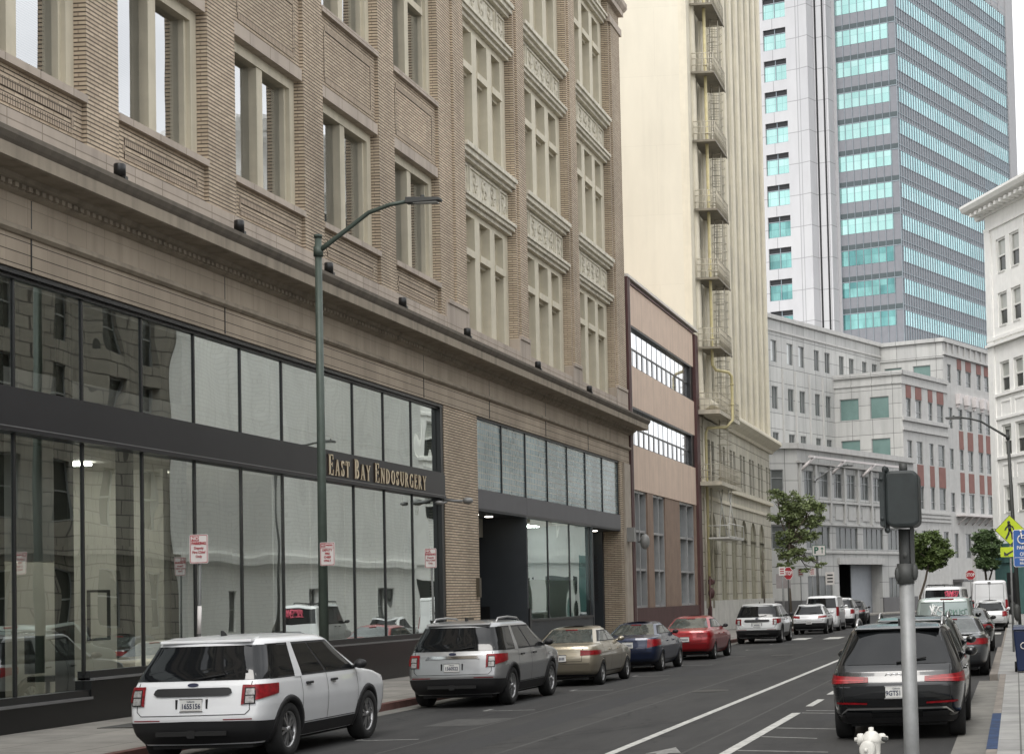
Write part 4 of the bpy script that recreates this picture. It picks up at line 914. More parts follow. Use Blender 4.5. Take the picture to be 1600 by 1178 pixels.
for z in bands:
    MB().fbox(fl, -8.9, -1.08, z-1.98, z, -.06, -.03).build('window_band', 'tower_teal' if z > 48 else 'tower_teal_reflected', W_)
    MB().fbox(fl, -8.9, -.02, z+.15, z+.8, -.06, -.03).build('dark_band', 'tower_dark', W_)
    MB().fbox(fr_, .7, 40.0, z-2.02, z-.05, -.06, -.03).build('window_band', 'tower_pale', W_)
    m = MB(); m.fbox(fr_, 0, 40.2, z+.62, z+.72, -.06, .02); m.fbox(fr_, 0, 40.2, z-.1, z, -.06, .02); m.fbox(fr_, 0, 40.2, z-2.12, z-2.04, -.06, .02); m.fbox(fl, -8.95, 0, z+.02, z+.13, -.06, .0); m.build('floor_line', 'tower_mull', W_)
m = MB()
for k in range(9): m.fbox(fl, -8.95+k*1.115-.03, -8.95+k*1.115+.03, 20, TH, -.06, .04)
m.build('mullions', 'tower_mull', W_); m = MB()
for k in range(50): m.fbox(fr_, .4+k*.8-.05, .4+k*.8+.05, 20, 89.6, -.06, .05)
m.build('mullions', 'tower_mull', W_)
m = MB(); m.fbox(fr_, 40.2, 43.1, 20, TH, -30, .15); m.fbox(fr_, .0, 43.1, 89.66, TH, -30, -.0); m.fbox(fl, -9.45, -8.96, 20, TH, -30, .03)
for k in range(14): m.fbox(fr_, 1+k*2.8, 1.3+k*2.8, 89.7, TH, 0, .15)
m.build('stone_edge', 'tower_edge', W_)
# stone shaft with punched windows
fs = Fr(*org(-3, 0, GT), *EN)
sw = [(-18.35, -14.9, z-1.9, z+.95) for z in bands]
m = MB(); m.wall(fs, -40, -13.3, 20, TH, sw, 0, .25)
m.wall(Fr(*org(-3, -13.3, GT), *(EN[0]*.93-U[0]*.37*.4, EN[1]*.93-U[1]*.37*.4)), 0, 1.95, 20, TH, [], 0, .1)
q0 = org(-3, -13.3, GT); q1 = org(-3.35, -11.5, GT); q2 = org(0.4, -11.3, GT)
m = MB(); m.wall(fs, -40, -13.3, 20, TH, sw, 0, .25)
f1 = Fr(*q0, q1[0]-q0[0], q1[1]-q0[1]); m.wall(f1, 0, math.dist(q0, q1), 20, TH, [], 0, .1)
f2 = Fr(*q1, q2[0]-q1[0], q2[1]-q1[1]); m.wall(f2, 0, math.dist(q1, q2), 20, TH, [], 0, .1)
m.build('stone_shaft', 'tower_granite', W_)
m = MB(); m.fbox(fl, -12, -9.46, 20, TH, -2, 1.6); m.build('stone_recess', 'tower_granite', W_)
m = MB(); m.fbox(fl, -11.25, -11.0, 20, TH, 1.6, 1.64); m.fbox(fl, -10.15, -9.9, 20, TH, 1.6, 1.64); split_build(m, 'dark_slot', 'slot_black', W_)
for o in sw:
    a, b, z0, z1 = o; m = MB(); m.fbox(fs, a, b, z1-.78, z1-.68, -.25, -.12); m.fbox(fs, (a+b)/2-.05, (a+b)/2+.05, z0, z1, -.25, -.13); m.fbox(fs, a, b, z0, z0+.08, -.25, -.12); wi = m.build('window', 'tower_mull', W_)
    MB().poly([fs.p(a, z0, -.2), fs.p(b, z0, -.2), fs.p(b, z1-.78, -.2), fs.p(a, z1-.78, -.2)]).build('pane', 'tower_teal' if z0 > 50 else 'tower_teal_reflected', wi)
    MB().poly([fs.p(a, z1-.68, -.2), fs.p(b, z1-.68, -.2), fs.p(b, z1, -.2), fs.p(a, z1, -.2)]).build('vent_panel', 'slot_black', wi)
MB().hexa([(*org(-2.6, -41, GT), 20), (*org(-2.6, -14, GT), 20), (*org(25, -14, GT), 20), (*org(25, -41, GT), 20), (*org(-2.6, -41, GT), TH), (*org(-2.6, -14, GT), TH), (*org(25, -14, GT), TH), (*org(25, -41, GT), TH)]).build('inner_mass', 'tower_edge', W_)
# ---------------------------------------------------------------- white corner building on the right
mat('white_paint', (.86, .855, .83), .8, stain=.05, var=.05)
mat('white_wood', (.70, .70, .67), .6, var=.04)
mat('sash_pane', (.035, .038, .033), .2, 0, var=.2, spec=.4)
mat('pale_shade', (.38, .39, .36), .3, var=.1)
mat('teal_paint', (.09, .20, .19), .7, stain=.15)
C_ = thing('corner_building', 'white painted building with deep cornice and teal ground floor at the right edge', 'building', (4, 135, 0))
R0 = (-.41977371, .9076288); fR = Fr(-2.1, 140., -R0[0], -R0[1])     # u grows towards the camera side
cu0, cu1 = 1.35, 40
rw = []
for z0, z1 in ((27.05, 29.8), (22.8, 25.5), (17.55, 20.0), (12.5, 15.0), (8.0, 10.2)):
    for k in range(9):
        for d in (0, 2.55 if z0 < 25 or 1 else 0): rw.append((3.35+k*6.2+d, 5.15+k*6.2+d, z0, z1)) if 5.15+k*6.2+d < cu1-1 else None
m = MB(); m.wall(fR, cu0, cu1, 5.3, 33.2, rw, 0, .3); 
fR2 = Fr(*fR.p(cu0, 0)[:2], -fR.n[0], -fR.n[1]); m.wall(fR2, 0, 25, 0, 33.2, [], 0, .2)
m.fbox(fR, cu0, cu1, 5.3, 33.0, -25, -.4)
m.build('wall', 'white_paint', C_)
m = MB(); m.prof(fR, cu0-1.5, cu1, [(-.2, 32.0), (.15, 32.0), (.3, 32.35), (1.35, 32.6), (1.55, 32.9), (1.55, 33.1), (-.2, 33.4)])
m.fbox(fR, cu0-.1, cu1, 30.75, 31.0, 0, .14); m.fbox(fR, cu0, cu1, 21.85, 22.1, 0, .16); m.fbox(fR, cu0-.1, cu1, 21.4, 21.6, 0, .3); m.fbox(fR, cu0+1.2, cu1, 17.3, 17.5, 0, .15); m.fbox(fR, cu0+1.2, cu1, 15.45, 15.65, 0, .1); m.fbox(fR, cu0+1.2, cu1, 12.3, 12.5, 0, .14)
m.build('cornice', 'white_paint', C_)
dn = MB()
for k in range(40): dn.fbox(fR, cu0-.6+k*.95, cu0-.15+k*.95, 32.12, 32.4, .3, 1.1)
split_build(dn, 'dentil', 'white_paint', C_)
m = MB(); m.fbox(fR, cu0, cu0+1.0, 0, 31, 0, .12)
for k in range(7):
    u = cu0+.95+k*6.2; m.fbox(fR, u, u+.25, 7, 30.5, 0.0, .1)
    for z0 in (15.75, 10.4, 21.0-4.1):
        pass
    for j in range(2):
        for zz in (15.7, 10.7):
            p = 3.4+k*6.2+j*2.55; m.fbox(fR, p, p+1.9, zz+1.1, zz+1.25, 0, .05); m.fbox(fR, p, p+.12, zz, zz+1.1, 0, .05); m.fbox(fR, p+1.78, p+1.9, zz, zz+1.1, 0, .05)
m.build('pilaster', 'white_paint', C_)
for o in rw:
    a, b, z0, z1 = o; zm = (z0+z1)/2; m = MB()
    m.fbox(fR, a, a+.3, z0, z1, -.3, -.08); m.fbox(fR, b-.2, b, z0, z1, -.3, -.08); m.fbox(fR, a+.3, b-.2, z1-.15, z1, -.3, -.08); m.fbox(fR, a+.3, b-.2, z0, z0+.12, -.3, .05); m.fbox(fR, a+.3, b-.2, zm-.07, zm+.07, -.3, -.12)
    wi = m.build('window', 'white_wood', C_)
    MB().poly([fR.p(a, z0, -.22), fR.p(b, z0, -.22), fR.p(b, zm, -.22), fR.p(a, zm, -.22)]).build('lower_pane', 'sash_pane', wi)
    MB().poly([fR.p(a, zm, -.2), fR.p(b, zm, -.2), fR.p(b, z1, -.2), fR.p(a, z1, -.2)]).build('upper_pane', 'pale_shade', wi)
m = MB(); m.fbox(fR, cu0+.3, cu0+6.4, .1, 5.3, -6, .2); m.fbox(fR, cu0+.2, cu0+6.4, 5.0, 5.6, 0, .35); m.fbox(fR, cu0+.2, cu0+6.4, 4.1, 4.3, .2, .3); m.build('ground_floor', 'teal_paint', C_)
m = MB(); m.fbox(fR, cu0+6.45, cu1, .1, 5.3, -6, .2); m.fbox(fR, cu0+6.45, cu1, 5.0, 5.6, .2, .35); m.build('shop_row', 'white_paint', C_)
for k in range(7): MB().fbox(fR, cu0+7+k*4.3, cu0+10.2+k*4.3, .7, 4.0, .2, .24).build('shop_window', 'sash_pane', C_)
m = MB(); m.fbox(fR, cu0+2.6, cu0+4.2, .1, 3.3, .2, .25); m.build('door', 'slot_black', C_)
# ---------------------------------------------------------------- buildings across the street (seen in the shop windows)
brickmat('white_brick', (.90, .90, .88), (.87, .87, .85), (.78, .78, .76), .4, .2, .02, rough=.85, var=.08, bump=.3, stain=.12)
brickmat('old_stone', (.30, .28, .24), (.27, .25, .215), (.09, .08, .07), 1.2, .6, .03, rough=.9, var=.2, stain=.3)
def opposite(name, label, x, y0, y1, h, mt, wmat, rows, n, gz=None):
    t = thing(name, label, 'building', (x+8, (y0+y1)/2, 0)); f = Fr(x, 0, 0, -1); ops = []
    for z0, z1 in rows:
        for k in range(n): c = -y1+(y1-y0)*(k+.5)/n; ops.append((c-.75, c+.75, z0, z1))
    m = MB(); m.wall(f, -y1, -y0, .1, h, ops, 0, .3); m.box(x+.35, x+18, y0, y1, .1, h-.1)
    m.build('wall', mt, t)
    m = MB(); m.fbox(f, -y1, -y0, h-.5, h+.05, 0, .45); m.fbox(f, -y1, -y0, 4.6, 5.0, 0, .3); m.build('cornice', mt, t)
    for o in ops: win(f, o, t, wmat, 0, .3, .5)
opposite('stone_building', 'old dark stone office row reflected in the leftmost shop windows', 6.2, 48, 79, 17, 'old_stone', 'sash_pane', ((1.5, 4), (6, 8.6), (10, 12.6), (13.6, 15.9)), 8)
opposite('painted_building', 'pale painted brick warehouse reflected in the middle shop windows', 6.2, 79.05, 112, 19, 'white_brick', 'grey_pane', ((1, 3.2),), 3)
opposite('plaster_building', 'plain plaster office row behind the camera on the right', 6.2, 10, 47.9, 13, 'white_paint', 'grey_pane', ((1.5, 4), (6, 8.5), (9.8, 12)), 9)
# ---------------------------------------------------------------- vehicles
def paint(name, col, metal=0., rough=.35): return mat(name, col, rough, metal, var=.03, coat=.75)
paint('paint_white', (.68, .69, .70)); paint('paint_white_b', (.60, .61, .61)); paint('paint_silver', (.36, .365, .37), .7, .35); paint('paint_champagne', (.36, .32, .245), .65, .35)
paint('paint_navy', (.010, .018, .05), .3); paint('paint_red', (.30, .012, .016), .3); paint('paint_black', (.007, .008, .009), .2, .25); paint('paint_graphite', (.07, .075, .08), .5)
paint('paint_sage', (.33, .38, .36), .3); paint('paint_green_grey', (.06, .075, .07), .6)
mat('car_glass', (.008, .009, .010), .04, 0, var=0, spec=.45)
mat('car_glass_light', (.05, .058, .055), .04, 0, var=.5, vscale=3, spec=.8)
mat('plastic_black', (.013, .013, .014), .6, var=.1)
mat('tyre_rubber', (.011, .011, .011), .85, var=.15)
mat('rim_silver', (.42, .42, .42), .3, .85, var=.05); mat('rim_dark', (.02, .02, .02), .5, .4)
mat('chrome', (.7, .7, .7), .12, 1, var=0)
mat('tail_red', (.20, .004, .008), .3, 0, var=.5, vscale=14, spec=.4); mat('tail_clear', (.30, .29, .28), .3, .3, var=.5, vscale=25)
mat('tail_strip', (.42, .03, .03), .4, var=.2, vscale=30); mat('plate_white', (.62, .62, .60), .5, var=.05); mat('plate_ink', (.03, .035, .07), .5, var=0); mat('seam', (.006, .006, .006), .8, var=0)
mat('interior_dark', (.02, .02, .02), .9, var=0)
def lerp(t, a, b): return a+(b-a)*t
class Shape:
    def __init__(s, L, rows, bow=.05, rx=.13, ryk=3.0, nose=.10):
        s.L = L; s.rows = sorted(rows); s.bow = bow; s.rx = rx; s.ryk = ryk; s.nose = nose
        s.z0 = s.rows[0][0]; s.z1 = s.rows[-1][0]
    def par(s, z):
        r = s.rows; z = max(s.z0, min(s.z1, z))
        for i in range(len(r)-1):
            if r[i][0] <= z <= r[i+1][0]:
                t = (z-r[i][0])/(r[i+1][0]-r[i][0]); return [lerp(t, a, b) for a, b in zip(r[i], r[i+1])][1:]
    def hw(s, y, z):
        yr, yf, hw = s.par(z)[:3]; rx = min(s.rx, hw*.4); ry = rx*s.ryk; yy = yr+s.bow
        tap = s.nose*max(0, min(1, (y-(s.L-1.5))/1.5))**1.5
        x = hw-tap
        if y < yy+ry:
            c = 1-max(0, y-yy)/ry; x -= rx*(1-math.sqrt(max(0, 1-c*c)))
        if y > yf-ry:
            c = 1-max(0, yf-y)/ry; x -= rx*(1-math.sqrt(max(0, 1-c*c)))
        return x
    def rear(s, x, z):
        yr, yf, hw = s.par(z)[:3]; rx = min(s.rx, hw*.4); ry = rx*s.ryk; x = abs(x); xi = hw-rx
        if x <= xi: return yr+s.bow*(x/xi)**2
        c = min(1, (x-xi)/rx); return yr+s.bow+ry*(1-math.sqrt(1-c*c))
    def outline(s, z):
        yr, yf, hw = s.par(z)[:3]; rx = min(s.rx, hw*.4); ry = rx*s.ryk; P = []
        xi = hw-rx
        for i in range(7): x = xi*i/6; P.append((x, yr+s.bow*(x/xi)**2))
        for i in range(1, 7): a = math.pi/2*i/6; P.append((xi+rx*math.sin(a), yr+s.bow+ry*(1-math.cos(a))))
        ya, yb = yr+s.bow+ry, yf-ry
        for i in range(1, 24): y = lerp(i/24, ya, yb); P.append((s.hw(y, z), y))
        xf = s.hw(yb, z)
        for i in range(0, 6): a = math.pi/2*i/6; P.append((xf-rx+rx*math.cos(a), yb+ry*math.sin(a)))
        for i in range(5): x = (xf-rx)*(1-i/4); P.append((x, yf+.06*(1-(x/(xf-rx))**2)))
        return P
    def ring(s, z):
        P = s.outline(z); return P+[(-x, y) for x, y in P[-2:0:-1]]
def side_patch(m, S, bot, top, off, n=10, k=5, both=True, sides=(1, -1)):
    # bot/top: polylines [(y,z),...] same parameterisation
    def at(pl, t):
        q = t*(len(pl)-1); i = min(int(q), len(pl)-2); f = q-i; return (lerp(f, pl[i][0], pl[i+1][0]), lerp(f, pl[i][1], pl[i+1][1]))
    for sg in sides:
        G = []
        for j in range(k+1):
            row = []
            for i in range(n+1):
                a, b = at(bot, i/n), at(top, i/n); y, z = lerp(j/k, a[0], b[0]), lerp(j/k, a[1], b[1]); row.append((sg*(S.hw(y, z)+off), y, z))
            G.append(row if sg > 0 else row[::-1])
        m.grid(G)
def rear_patch(m, S, bot, top, off, n=10, k=6):
    def at(pl, t):
        q = t*(len(pl)-1); i = min(int(q), len(pl)-2); f = q-i; return (lerp(f, pl[i][0], pl[i+1][0]), lerp(f, pl[i][1], pl[i+1][1]))
    G = []
    for j in range(k+1):
        row = []
        for i in range(n+1):
            a, b = at(bot, i/n), at(top, i/n); x, z = lerp(j/k, a[0], b[0]), lerp(j/k, a[1], b[1]); row.append((x, S.rear(x, z)-off, z))
        G.append(row)
    m.grid(G)
def wrap_patch(m, S, x0, y1, zb0, zt0, zb1, zt1, off, sg=1, k=4, front=False):
    # from x0 on the rear face round the corner to y1 on the side; z ranges interpolate
    n = 16; G = [[] for _ in range(k+1)]
    for i in range(n+1):
        t = i/n; zb, zt = lerp(t, zb0, zb1), lerp(t, zt0, zt1)
        for j in range(k+1):
            z = lerp(j/k, zb, zt); yr, yf, hw = S.par(z)[:3]; rx = min(S.rx, hw*.4); ry = rx*S.ryk; xi = hw-rx
            if t < .3: x = lerp(t/.3, min(x0, xi-.001), xi); p = (x, S.rear(x, z)); nn = (0, -1)
            elif t < .75: a = math.pi/2*(t-.3)/.45; p = (xi+rx*math.sin(a), yr+S.bow+ry*(1-math.cos(a))); nn = (math.sin(a), -math.cos(a)); l = math.hypot(nn[0], nn[1]/S.ryk); nn = (nn[0]/l, nn[1]/S.ryk/l)
            else: y = lerp((t-.75)/.25, yr+S.bow+ry, max(y1, yr+S.bow+ry+.01)); p = (S.hw(y, z), y); nn = (1, 0)
            G[j].append((sg*(p[0]+nn[0]*off), p[1]+nn[1]*off, z))
    m.grid(G if sg > 0 else [r[::-1] for r in G])
def ring_strip(m, S, yc, zc, r0, r1, off, a0=-12, a1=192, sides=(1, -1), inner=.12):
    n = 26
    for sg in sides:
        G = [[], [], [], []]
        for i in range(n+1):
            a = R_(lerp(i/n, a0, a1)); c, s_ = math.cos(a), math.sin(a)
            for j, (r, o) in enumerate(((r1, -.004), (r1-.012, off), (r0, off), (r0-.005, -inner))):
                y, z = yc+r*c, max(S.z0+.0, zc+r*s_); G[j].append((sg*(S.hw(y, z)+o), y, z))
        m.grid(G if sg < 0 else [r[::-1] for r in G])
wheel_cache = {}
def wheels(t, W, ys, r, wd, rim, style, off=0):
    key = (r, wd, rim, style)
    if key not in wheel_cache:
        m = MB(); R = r; h = wd/2
        m.lathe([(R*.64, -h*.8), (R*.70, -h), (R*.93, -h), (R*.985, -h*.75), (R, -h*.3), (R, h*.3), (R*.985, h*.75), (R*.93, h), (R*.70, h), (R*.64, h*.8), (R*.62, 0)], (0, 0, 0), 32, 'x')
        tyre = m.build('wheel', 'tyre_rubber', None, (0, 0, 0), world=False)
        m = MB(); m.cm = 1; m.lathe([(.001, h*.35), (R*.62, h*.35), (R*.64, h*.1)], (0, 0, 0), 28, 'x'); m.cm = 0
        m.lathe([(R*.60, h*.35), (R*.60, h*.72), (R*.655, h*.86), (R*.67, h*.80), (R*.66, h*.5)], (0, 0, 0), 32, 'x'); m.lathe([(.001, h*.92), (R*.11, h*.90), (R*.13, h*.6), (R*.13, h*.35)], (0, 0, 0), 16, 'x')
        ns = {'five': 5, 'ten': 10, 'multi': 9}[style]
        for k in range(ns):
            for dd in ((-.11, .11) if style == 'five' else (0,)):
                a = 2*math.pi*k/ns+.3; w0, w1 = (.035, .045) if style == 'five' else (.04, .05)
                q = []
                for rr, ang, w_ in ((R*.10, a+dd*.6, w0), (R*.61, a+dd*1.9, w1)):
                    ca, sa = math.cos(ang), math.sin(ang); q.append([(rr*ca-w_*sa*s_*.5, rr*sa+w_*ca*s_*.5) for s_ in (-1, 1)])
                P = [q[0][0], q[1][0], q[1][1], q[0][1]]; z = (h*.78, h*.70, h*.70, h*.78)
                m.hexa([(h*.36, p[0], p[1]) for p in P]+[(zz, p[0], p[1]) for p, zz in zip(P, z)])
        ri = m.build('rim', [rim, 'rim_dark'], tyre, (0, 0, 0), world=False)
        wheel_cache[key] = tyre; tyre['_p'] = 1; fresh = True
        first = tyre
    else: first = None
    proto = wheel_cache[key]
    for i, y in enumerate(ys):
        for sg in (1, -1):
            o = proto if first is not None and i == 0 and sg == 1 else copy_tree(proto)
            o.parent = t; o.location = (sg*(W/2-wd/2-.015+off), y, r); o.rotation_euler = (random.uniform(0, 1) if sg > 0 else 0, 0, 0 if sg > 0 else math.pi)
    if '_p' in proto: del proto['_p']
def make_body(t, S, col, wy, wr, dark='interior_dark'):
    zs = []
    r = S.rows
    for i in range(len(r)-1):
        n = max(1, int(math.ceil((r[i+1][0]-r[i][0])/.06)))
        n = max(n, min(6, int(abs(r[i+1][1]-r[i][1])/.12)+1), min(8, int(abs(r[i+1][2]-r[i][2])/.12)+1))
        for j in range(n): zs.append(lerp(j/n, r[i][0], r[i+1][0]))
    zs.append(S.z1)
    m = MB(); m.smooth = True
    G = [[(x, y, z) for x, y in S.ring(z)] for z in zs]
    for g in (G[0], G[-1]): pass
    m.grid(G, close=True)
    n = len(G[0])
    # caps: strip between right and left halves
    for base, flip in ((0, True), ((len(G)-1)*n, False)):
        for i in range(0, n//2):
            a, b = i, i+1; c, d = (n-i) % n, (n-i-1) % n
            q = [base+a, base+b, base+d, base+c]; q = list(dict.fromkeys(q))
            if len(q) > 2: m.face(q if not flip else q[::-1])
    o = m.build('body', [col, dark], t, (0, 0, 0), world=False)
    cut = MB()
    for y in wy:
        for sg in (1, -1):
            for x0, x1 in ((sg*1.4, sg*(r[2][3]-.34)),):
                b = len(cut.v); k = 28; xs = sorted((x0, x1))
                for x in xs:
                    for i in range(k): a = 2*math.pi*i/k; cut.v.append((x, y+wr*math.cos(a), wr*.86+wr*math.sin(a)-.0))
                for i in range(k): j = (i+1) % k; cut.face((b+i, b+k+i, b+k+j, b+j))
                cut.face(range(b, b+k)); cut.face(range(b+2*k-1, b+k-1, -1))
    co_ = cut.build('cutter', [col, dark], t, (0, 0, 0), world=False)
    co_.data.polygons.foreach_set('material_index', [1]*len(co_.data.polygons))
    for q in (o, co_):
        bm = bmesh.new(); bm.from_mesh(q.data); bmesh.ops.remove_doubles(bm, verts=bm.verts, dist=1e-5); bmesh.ops.recalc_face_normals(bm, faces=bm.faces); bm.to_mesh(q.data); bm.free()
    md = o.modifiers.new('arch', 'BOOLEAN'); md.operation = 'DIFFERENCE'; md.object = co_; md.solver = 'EXACT'
    bpy.context.view_layer.update()
    me = bpy.data.meshes.new_from_object(o.evaluated_get(bpy.context.evaluated_depsgraph_get()))
    o.modifiers.clear(); o.data = me; bpy.data.objects.remove(co_); me.set_sharp_from_angle(angle=R_(42))
    return o
def plate(t, S, x, z, txt, y=None, w=.305, h=.155, rot=0):
    yy = (S.rear(x, z) if y is None else y)-.02
    m = MB(); m.box(x-w/2, x+w/2, yy, yy+.03, z-h/2, z+h/2); p = m.build('license_plate', 'plate_white', t, (x, yy, z), world=False, bevel=.006)
    m = MB()
    for a in ((x-w/2-.012, x+w/2+.012, z+h/2, z+h/2+.014), (x-w/2-.012, x+w/2+.012, z-h/2-.014, z-h/2)): m.box(a[0], a[1], yy-.002, yy+.02, a[2], a[3])
    m.build('plate_frame', 'chrome', t, world=False)
    if txt: add_text('plate_number', txt, h*.62, 'plate_ink', p, (0, -.004, -h*.1), sx=.82, bold=.002)
    if not txt: mesh('plate_marks', 'plate_ink', t, lambda m: [m.box(x-w*.38+k*w*.115, x-w*.38+k*w*.115+w*.065, yy-.003, yy+.001, z-h*.28, z+h*.16) for k in range(7)], False)
    if txt: add_text('plate_caption', 'California', h*.2, 'plate_ink', p, (0, -.004, h*.34), sx=.9)
def mirror(t, S, y, z, x, mt, r=(.10, .12, .075)):
    for sg in (1, -1):
        m = MB(); m.ell((sg*(x+.13), y, z), r, 14, 8); m.tube([(sg*(x-.06), y+.02, z-.05), (sg*(x+.08), y, z-.03)], .03, 6); m.build('wing_mirror', mt, t, world=False)
def strip_side(m, S, P, w=.010, off=.008, sides=(1, -1)):
    for i in range(len(P)-1):
        (y0, z0), (y1, z1) = P[i], P[i+1]; d = math.hypot(y1-y0, z1-z0) or 1; ny, nz_ = -(z1-z0)/d*w/2, (y1-y0)/d*w/2
        side_patch(m, S, [(y0-ny, z0-nz_), (y1-ny, z1-nz_)], [(y0+ny, z0+nz_), (y1+ny, z1+nz_)], off, 5, 1, sides=sides)
def strip_rear(m, S, P, w=.010, off=.008):
    for i in range(len(P)-1):
        (y0, z0), (y1, z1) = P[i], P[i+1]; d = math.hypot(y1-y0, z1-z0) or 1; ny, nz_ = -(z1-z0)/d*w/2, (y1-y0)/d*w/2
        rear_patch(m, S, [(y0-ny, z0-nz_), (y1-ny, z1-nz_)], [(y0+ny, z0+nz_), (y1+ny, z1+nz_)], off, 6, 1)
def mesh(name, mt, t, fn, smooth=True, **k):
    m = MB(); m.smooth = smooth; fn(m)
    if name == 'panel_gap': return split_build(m, name, mt, t, world=False)
    return m.build(name, mt, t, world=False, **k)
def suv(name, label, x, y, col, L=5.03, W=2.0, H=1.76, plate_txt='', style='a', rz=0, group=None, clad=True, rails=False, cat='car', glass_='car_glass', belt=None, handles='plastic_black', wr=.385, mir='plastic_black'):
    t = thing(name, label, cat, (x, y, 0), rz, group)
    h = W/2; k = H/1.76; b = (belt or 1.10)*k
    if style == 'van':
        rows = [(.24, .14, L-.1, h*.93), (.38, .04, L, h*.97), (.62, .0, L, h*.99), (.9, .02, L-.04, h), (1.0, .03, L-.25, h), (1.1, .04, L-.75, h), (1.18, .05, L-1.05, h*.995), (1.5, .08, L-1.45, h*.97), (H-.12, .12, L-1.85, h*.91), (H-.05, .16, L-2.0, h*.86), (H-.015, .26, L-2.2, h*.72), (H, .5, L-2.5, h*.4)]
    elif style == 'b':      # crossover, rounder
        rows = [(.24, .20, L-.2, h*.86), (.40, .06, L-.05, h*.95), (.62, .0, L, h*.985), (.80, .0, L-.03, h), (b-.12, .06, L-.2, h*.985), (b-.05, .09, L-.7, h*.97), (b, .13, L-1.35, h*.955), (b+.10, .22, L-1.62, h*.92), (H-.28, .42, L-2.1, h*.82), (H-.12, .56, L-2.45, h*.755), (H-.05, .66, L-2.65, h*.70), (H-.015, .95, L-2.95, h*.55), (H, 1.3, L-3.2, h*.33)]
    else:
        rows = [(.26, .22, L-.2, h*.88), (.42, .06, L-.05, h*.955), (.62, .0, L, h*.985), (.82, .02, L-.02, h), (b-.12, .05, L-.10, h*.985), (b-.02, .08, L-.55, h*.97), (b+.05, .13, L-1.15, h*.95), (b+.14, .17, L-1.35, h*.925), (H-.30, .33, L-1.78, h*.845), (H-.12, .45, L-2.05, h*.785), (H-.055, .52, L-2.25, h*.74), (H-.02, .8, L-2.6, h*.60), (H, 1.25, L-2.9, h*.35)]
    S = Shape(L, rows, bow=.04 if style == 'van' else .07, rx=.10 if style == 'van' else .15)
    wy = (.98 if style != 'b' else .85, .98+3.02*(L-1.9)/3.13) if style != 'b' else (.85, .85+2.68*(L-1.7)/2.8)
    aw = wr+.065
    make_body(t, S, col, wy, aw)
    # lower cladding
    zc = .60 if clad else .40
    def lower(m):
        for sg in (1, -1): wrap_patch(m, S, 0, wy[0]-aw-.0, .27, zc, .30, zc-.04, .012, sg, 5)
    mesh('rear_bumper', 'plastic_black' if clad else col, t, lower)
    for sg in (1, -1): mesh('rocker_trim', 'plastic_black', t, lambda m: side_patch(m, S, [(wy[0]+aw, .27), (wy[1]-aw, .27)], [(wy[0]+aw, .44), (wy[1]-aw, .44)], .012, 12, 2, sides=(sg,)))
    for q in wy:
        for sg in (1, -1): mesh('wheel_arch_trim', 'plastic_black' if clad else col, t, lambda m: ring_strip(m, S, q, wr*.86+0.0, aw, aw+(.085 if clad else .03), .016 if clad else .008, sides=(sg,)))
    mesh('underbody', 'interior_dark', t, lambda m: m.box(-h*.72, h*.72, .35, L-.4, .2, .5), False)
    # glass
    zb, zt = b+.07, H-.16
    yb = L-1.42 if style != 'van' else L-1.35
    ya0, ya1 = S.par(zb)[0]+.33, S.par(zt)[0]+.28
    yf0, yf1 = S.par(zb)[1]-.42, S.par(zt)[1]-.32
    if style == 'van': yf0, yf1 = L-1.75, L-2.15
    for sg in (1, -1): mesh('window_surround', 'plastic_black', t, lambda m: side_patch(m, S, [(ya0-.03, zb-.03), (yf0+.12, zb-.03)], [(ya1-.03, zt+.03), (yf1+.04, zt+.03)], .003, 24, 5, sides=(sg,)))
    cuts = [(0, .28), (.34, .62), (.65, 1)] if style != 'van' else [(0, .34), (.37, .68), (.71, 1)]
    for i, (p, q) in enumerate(cuts):
        for sg in (1, -1):
            mesh('side_window', glass_ if i == 0 else glass_, t, lambda m: side_patch(m, S, [(lerp(p, ya0, yf0), zb), (lerp(q, ya0, yf0), zb)], [(lerp(p, ya1, yf1), zt), (lerp(q, ya1, yf1), zt)], .008, 10, 5, sides=(sg,)))
    if style in 'a' and clad:
        for sg in (1, -1): mesh('pillar', col, t, lambda m: side_patch(m, S, [(lerp(.285, ya0, yf0)-.10, zb-.04), (lerp(.335, ya0, yf0), zb-.04)], [(lerp(.285, ya1, yf1)+.02, zt+.04), (lerp(.335, ya1, yf1)+.06, zt+.04)], .011, 4, 5, sides=(sg,)))
    rw0, rw1 = S.par(zb)[2]-.13, S.par(zt)[2]-.13
    mesh('rear_window', glass_, t, lambda m: rear_patch(m, S, [(-rw0-.03, zb-.02), (rw0+.03, zb-.02)], [(-rw1-.03, zt+.02), (rw1+.03, zt+.02)], .008, 16, 6))
    if style == 'a':
        for sg in (1, -1): mesh('rear_quarter_glass', glass_, t, lambda m: wrap_patch(m, S, .3, ya0+.02, zb-.02, zt+.02, zb-.02, zt+.02, .0065, sg, 5))
    # windscreen as front patch
    def wind(m):
        G = []
        for j in range(7):
            z = lerp(j/6, zb-.0, zt); yr, yf, hw = S.par(z)[:3]; w_ = S.hw(yf-.4, z)-.12; G.append([(w_*(1-2*i/12), yf+.012+.06*(1-(1-2*i/12)**2), z) for i in range(13)])
        m.grid(G)
    mesh('windscreen', glass_, t, wind)
